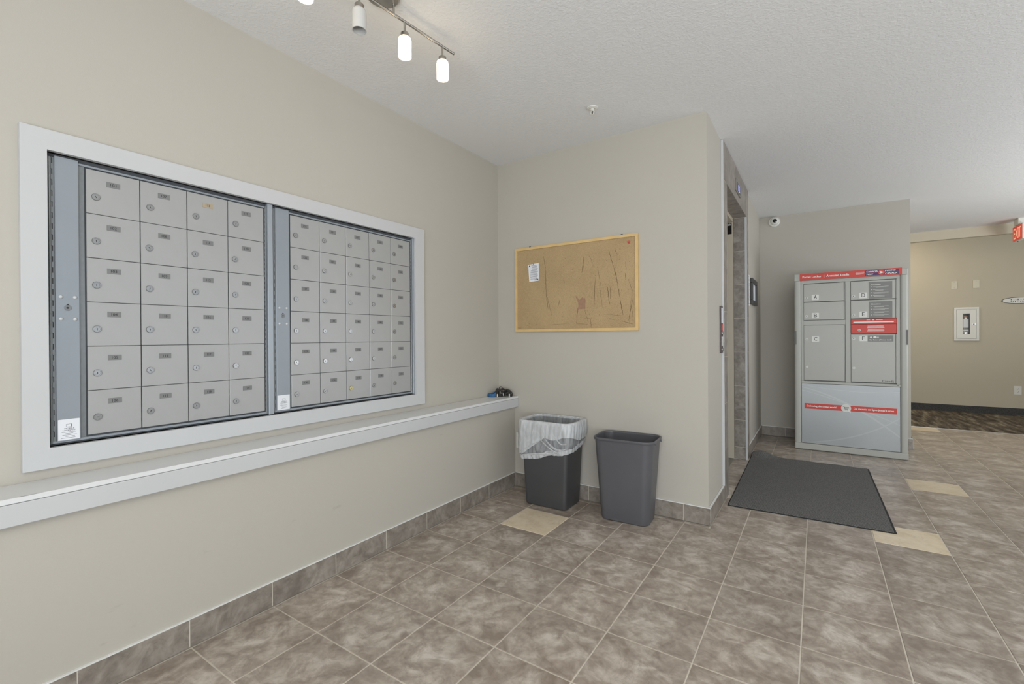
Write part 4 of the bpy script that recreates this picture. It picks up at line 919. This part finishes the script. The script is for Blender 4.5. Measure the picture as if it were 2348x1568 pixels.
# ------------------------------------------------------------------ floor mat
def floor_mat():
    o = empty('door_mat', (1.5, 1.5, 0), 'dark grey ribbed floor mat with one curled corner before the elevator', 'mat')
    P = [Vector((1.083, .741)), Vector((1.943, .772)), Vector((1.926, 2.232)), Vector((1.066, 2.262))]
    def pt(u, v, z):
        a = P[0].lerp(P[1], u); b = P[3].lerp(P[2], u); q = a.lerp(b, v)
        d2 = ((u - .09) / .10) ** 2 + ((v - 1.0) / .055) ** 2
        z += .046 * math.exp(-d2); z += .003 * (math.sin(u * 23) * math.sin(v * 17) * .5 + .5) * (1 if v > .9 else .15)
        return (q.x, q.y, z)
    N, Mv = 44, 70
    def sheet(u0, u1, v0, v1, zt, zb, nu, nv):
        bm = bmesh.new(); T = [[bm.verts.new(pt(u0 + (u1 - u0) * i / nu, v0 + (v1 - v0) * j / nv, zt)) for j in range(nv + 1)] for i in range(nu + 1)]
        B = [[bm.verts.new(pt(u0 + (u1 - u0) * i / nu, v0 + (v1 - v0) * j / nv, zb)) for j in range(nv + 1)] for i in range(nu + 1)]
        for i in range(nu):
            for j in range(nv):
                bm.faces.new((T[i][j], T[i + 1][j], T[i + 1][j + 1], T[i][j + 1])); bm.faces.new((B[i][j + 1], B[i + 1][j + 1], B[i + 1][j], B[i][j]))
        for i in range(nu): bm.faces.new((B[i][0], B[i + 1][0], T[i + 1][0], T[i][0])); bm.faces.new((T[i][nv], T[i + 1][nv], B[i + 1][nv], B[i][nv]))
        for j in range(nv): bm.faces.new((T[0][j], T[0][j + 1], B[0][j + 1], B[0][j])); bm.faces.new((B[nu][j], B[nu][j + 1], T[nu][j + 1], T[nu][j]))
        return bm
    obj('rubber_backing', sheet(0, 1, 0, 1, .0030, .0004, N, Mv), 'mat_edge', o, True)
    obj('pile', sheet(.008, .986, .007, .996, .0075, .0032, N, Mv), 'mat_pile', o, True)
floor_mat()

# ------------------------------------------------------------------ ceiling fixtures
def track_light(label, cx, cyy, slope, lit, grp=None):
    o = empty('track_light', (cx, cyy, HC), label, 'track light', grp)
    zb_ = 2.372; bx = lambda y: cx + slope * (y - cyy)
    lathe('canopy', (cx, cyy, HC - .0005), '-z', [(.064, 0), (.064, .012), (.058, .018), (.02, .020)], 'nickel', o, 32)
    for dy in (-.05, .05): lathe('bar_post', (bx(cyy + dy), cyy + dy, HC - .018), '-z', [(.004, 0), (.004, .032)], 'nickel', o, 10)
    bm = bmesh.new(); add_tube(bm, [(bx(cyy - .371), cyy - .371, zb_), (bx(cyy + .371), cyy + .371, zb_)], .0055, 12); obj('bar', bm, 'nickel', o, True)
    for dy, on_ in zip((-.303, -.102, .102, .303), lit):
        x, y = bx(cyy + dy), cyy + dy
        h_ = lathe('lamp_holder', (x, y, zb_ - .004), '-z', [(.0042, 0), (.0042, .042), (.0150, .042), (.0165, .044), (.0165, .0615)], 'nickel', o, 16)
        sh = lathe('glass_shade', (x, y, zb_ - .0625), '-z', [(.008, 0), (.0190, .001), (.0240, .006), (.0255, .014), (.0255, .079), (.0230, .079), (.0230, .012), (.008, .006)], 'frosted_lit' if on_ else 'frosted_off', o, 24, False, False)
        lathe('bulb', (x, y, zb_ - .070), '-z', [(.006, 0), (.010, .02), (.010, .045), (.006, .052), (.001, .054)], 'frosted_lit' if on_ else 'frosted_off', o, 14)
track_light('brushed nickel track light with glowing glass shades above the mailboxes', 0.205, -1.340, 0.09, (True, False, True, True))

sp = empty('sprinkler_head', (0.507, -0.074, HC), 'small white fire sprinkler head on the ceiling', 'sprinkler')
lathe('escutcheon', (0.507, -0.074, HC - .0004), '-z', [(.031, 0), (.030, .004), (.018, .007), (.016, .004)], 'white_plastic', sp, 26)
lathe('body', (0.507, -0.074, HC - .004), '-z', [(.010, 0), (.010, .010), (.006, .012), (.006, .016)], 'white_plastic', sp, 14)
bm = bmesh.new()
for sx in (-1, 1): add_tube(bm, [(0.507 + sx * .006, -.074, HC - .016), (0.507 + sx * .011, -.074, HC - .026), (0.507 + sx * .004, -.074, HC - .040)], .0018, 6)
obj('frame_arms', bm, 'white_plastic', sp, True)
lathe('bulb', (0.507, -0.074, HC - .016), '-z', [(.0022, 0), (.0028, .010), (.0022, .022)], 'lens_black', sp, 8)
lathe('deflector', (0.507, -0.074, HC - .040), '-z', [(.004, 0), (.012, .001), (.012, .0025)], 'white_plastic', sp, 14, True)

sc_ = empty('security_camera', (1.192, YE, 2.32), 'white turret security camera high on the wall above the mat', 'security camera')
lathe('base_ring', (1.186, YE - .0005, 2.366), '-y', [(.056, 0), (.056, .012), (.050, .020), (.044, .022)], 'white_plastic', sc_, 30)
lathe('turret', (1.194, YE - .022, 2.370), '-y', [(.045, 0), (.044, .014), (.038, .026), (.028, .034), (.024, .036)], 'white_plastic', sc_, 28)
lathe('lens', (1.194, YE - .0575, 2.368), '-y', [(.021, 0), (.021, .002), (.016, .004), (.004, .005)], 'lens_black', sc_, 22)

# flush ceiling lights out of the camera's sight; the last two are added fill
for k, (x, y, l, zc) in enumerate(((1.95, 4.45, 'round ceiling light hidden behind the locker wall', HC), (4.35, 3.2, 'round ceiling light at the right of the lobby', HC), (2.45, 5.75, 'round ceiling light of the hallway near the extinguisher', 2.52), (1.0, 5.75, 'round ceiling light at the left end of the hallway', 2.52), (2.0, -3.1, 'added bright round ceiling light just behind the viewpoint', HC), (3.0, -3.5, 'added bright round ceiling light inside the entrance doors', HC))):
    o = empty('ceiling_light', (x, y, zc), l, 'ceiling light', 'round flush ceiling lights')
    lathe('base', (x, y, zc - .0005), '-z', [(.17, 0), (.17, .02)], 'nickel', o, 30)
    lathe('dome', (x, y, zc - .021), '-z', [(.16, 0), (.15, .03), (.11, .06), (.05, .075), (.01, .078)], 'dome_added_fill' if k > 3 else 'dome_lit', o, 30)

# ------------------------------------------------------------------ hallway things
ex = empty('exit_sign', (3.50, 5.05, 2.2), 'red lit exit sign hanging from the hallway ceiling', 'exit sign')
EX = 3.505; DZ = -.045
box('housing', EX - .018, EX + .018, 4.90, 5.20, 2.222 + DZ, 2.400 + DZ, 'white_plastic', ex, .004)
box('canopy', EX - .03, EX + .03, 4.98, 5.12, 2.4003 + DZ, HC - .0003, 'white_plastic', ex, .003)
plate('face', '-x', (EX - .0185, 5.05, 2.311 + DZ), .290, .165, .002, 'exit_red', ex)
text('lettering', 'EXIT', '-x', (EX - .0212, 5.05, 2.311 + DZ), .230, .120, 'exit_glow', ex, .004)
lathe('test_button', (EX - .004, 5.10, 2.2215 + DZ), '-z', [(.006, 0), (.006, .008)], 'lens_black', ex, 10)

fe = empty('extinguisher_cabinet', (3.332, YH, 1.02), 'white fire extinguisher cabinet with a glazed slot in the hallway wall', 'extinguisher cabinet')
fx0, fx1, fz0, fz1 = 3.203, 3.461, 1.020, 1.493
wx0, wx1, wz0, wz1 = 3.293, 3.366, 1.112, 1.404
bm = bmesh.new()
for q in ((fx0, fx1, fz0, fz0 + .028), (fx0, fx1, fz1 - .028, fz1), (fx0, fx0 + .028, fz0 + .028, fz1 - .028), (fx1 - .028, fx1, fz0 + .028, fz1 - .028)): add_box(bm, q[0], q[1], YH - .020, YH - .0005, q[2], q[3], .002)
obj('trim_frame', bm, 'white_plastic', fe)
bm = bmesh.new(); a, b, c_, d_ = fx0 + .030, fx1 - .030, fz0 + .030, fz1 - .030
for q in ((a, b, c_, wz0), (a, b, wz1, d_), (a, wx0, wz0, wz1), (wx1, b, wz0, wz1)): add_box(bm, q[0], q[1], YH - .025, YH - .019, q[2], q[3])
dr_ = obj('door', bm, 'white_plastic', fe)
box('window_pane', wx0, wx1, YH - .0230, YH - .0225, wz0, wz1, 'pane_glass', dr_)
plate('handle', '-y', (3.408, YH - .0252, 1.252), .036, .026, .004, 'nickel', dr_, .003)
plate('handle_slot', '-y', (3.404, YH - .0294, 1.252), .016, .010, .0004, 'slot_black', dr_)
box('cavity', wx0 - .003, wx1 + .003, YH - .0030, YH - .0007, wz0 - .003, wz1 + .003, 'dark_void', fe)
fo = empty('fire_extinguisher', (3.33, YH - .012, 1.11), 'silver fire extinguisher seen through the cabinet glass', 'fire extinguisher')
def halfcyl(name, r0_, r1_, z0_, z1_, m):
    bm = bmesh.new(); a = [[bm.verts.new((3.326 + r * math.cos(t), YH - .0032 - (.0155 * math.sin(t)), z)) for t in [math.pi * k / 12 for k in range(13)]] for r, z in ((r0_, z0_), (r1_, z1_))]
    for k in range(12): bm.faces.new((a[0][k], a[0][k + 1], a[1][k + 1], a[1][k]))
    bm.faces.new(a[1]); bm.faces.new(list(reversed(a[0]))); obj(name, bm, m, fo, True)
halfcyl('cylinder', .031, .031, 1.142, 1.325, 'paper'); halfcyl('base_band', .031, .031, 1.116, 1.1415, 'chrome'); halfcyl('dark_band', .0315, .0315, 1.148, 1.160, 'frame_dark'); halfcyl('label_band', .0314, .0314, 1.175, 1.205, 'plate_grey'); halfcyl('shoulder', .031, .012, 1.3255, 1.352, 'nickel'); halfcyl('valve', .018, .022, 1.3525, 1.375, 'tear_patch'); halfcyl('lever', .026, .020, 1.3755, 1.388, 'lens_black')

ov = empty('room_number_sign', (3.865, YH, 1.525), 'oval white room number sign on the hallway wall', 'sign')
ell = lambda a, b: [(a * math.cos(2 * math.pi * k / 40), b * math.sin(2 * math.pi * k / 40)) for k in range(40)]
prism('border', '-y', (3.860, YH - .0005, 1.566), ell(.178, .046), .006, 'frame_dark', ov); prism('face', '-y', (3.860, YH - .0066, 1.566), ell(.168, .039), .001, 'tag_white', ov)
bm = bmesh.new(); add_text(bm, '118 - 101', '-y', (3.868, YH - .0080, 1.580), .140, .020, .0008); add_text(bm, '121 - 126', '-y', (3.842, YH - .0080, 1.551), .140, .020, .0008)
add_prism(bm, '-y', (3.776, YH - .0079, 1.578), [(-.010, 0), (.008, -.009), (.008, .009)], .0001); add_prism(bm, '-y', (3.936, YH - .0079, 1.552), [(.010, 0), (-.008, .009), (-.008, -.009)], .0001); obj('lettering', bm, 'ink', ov)
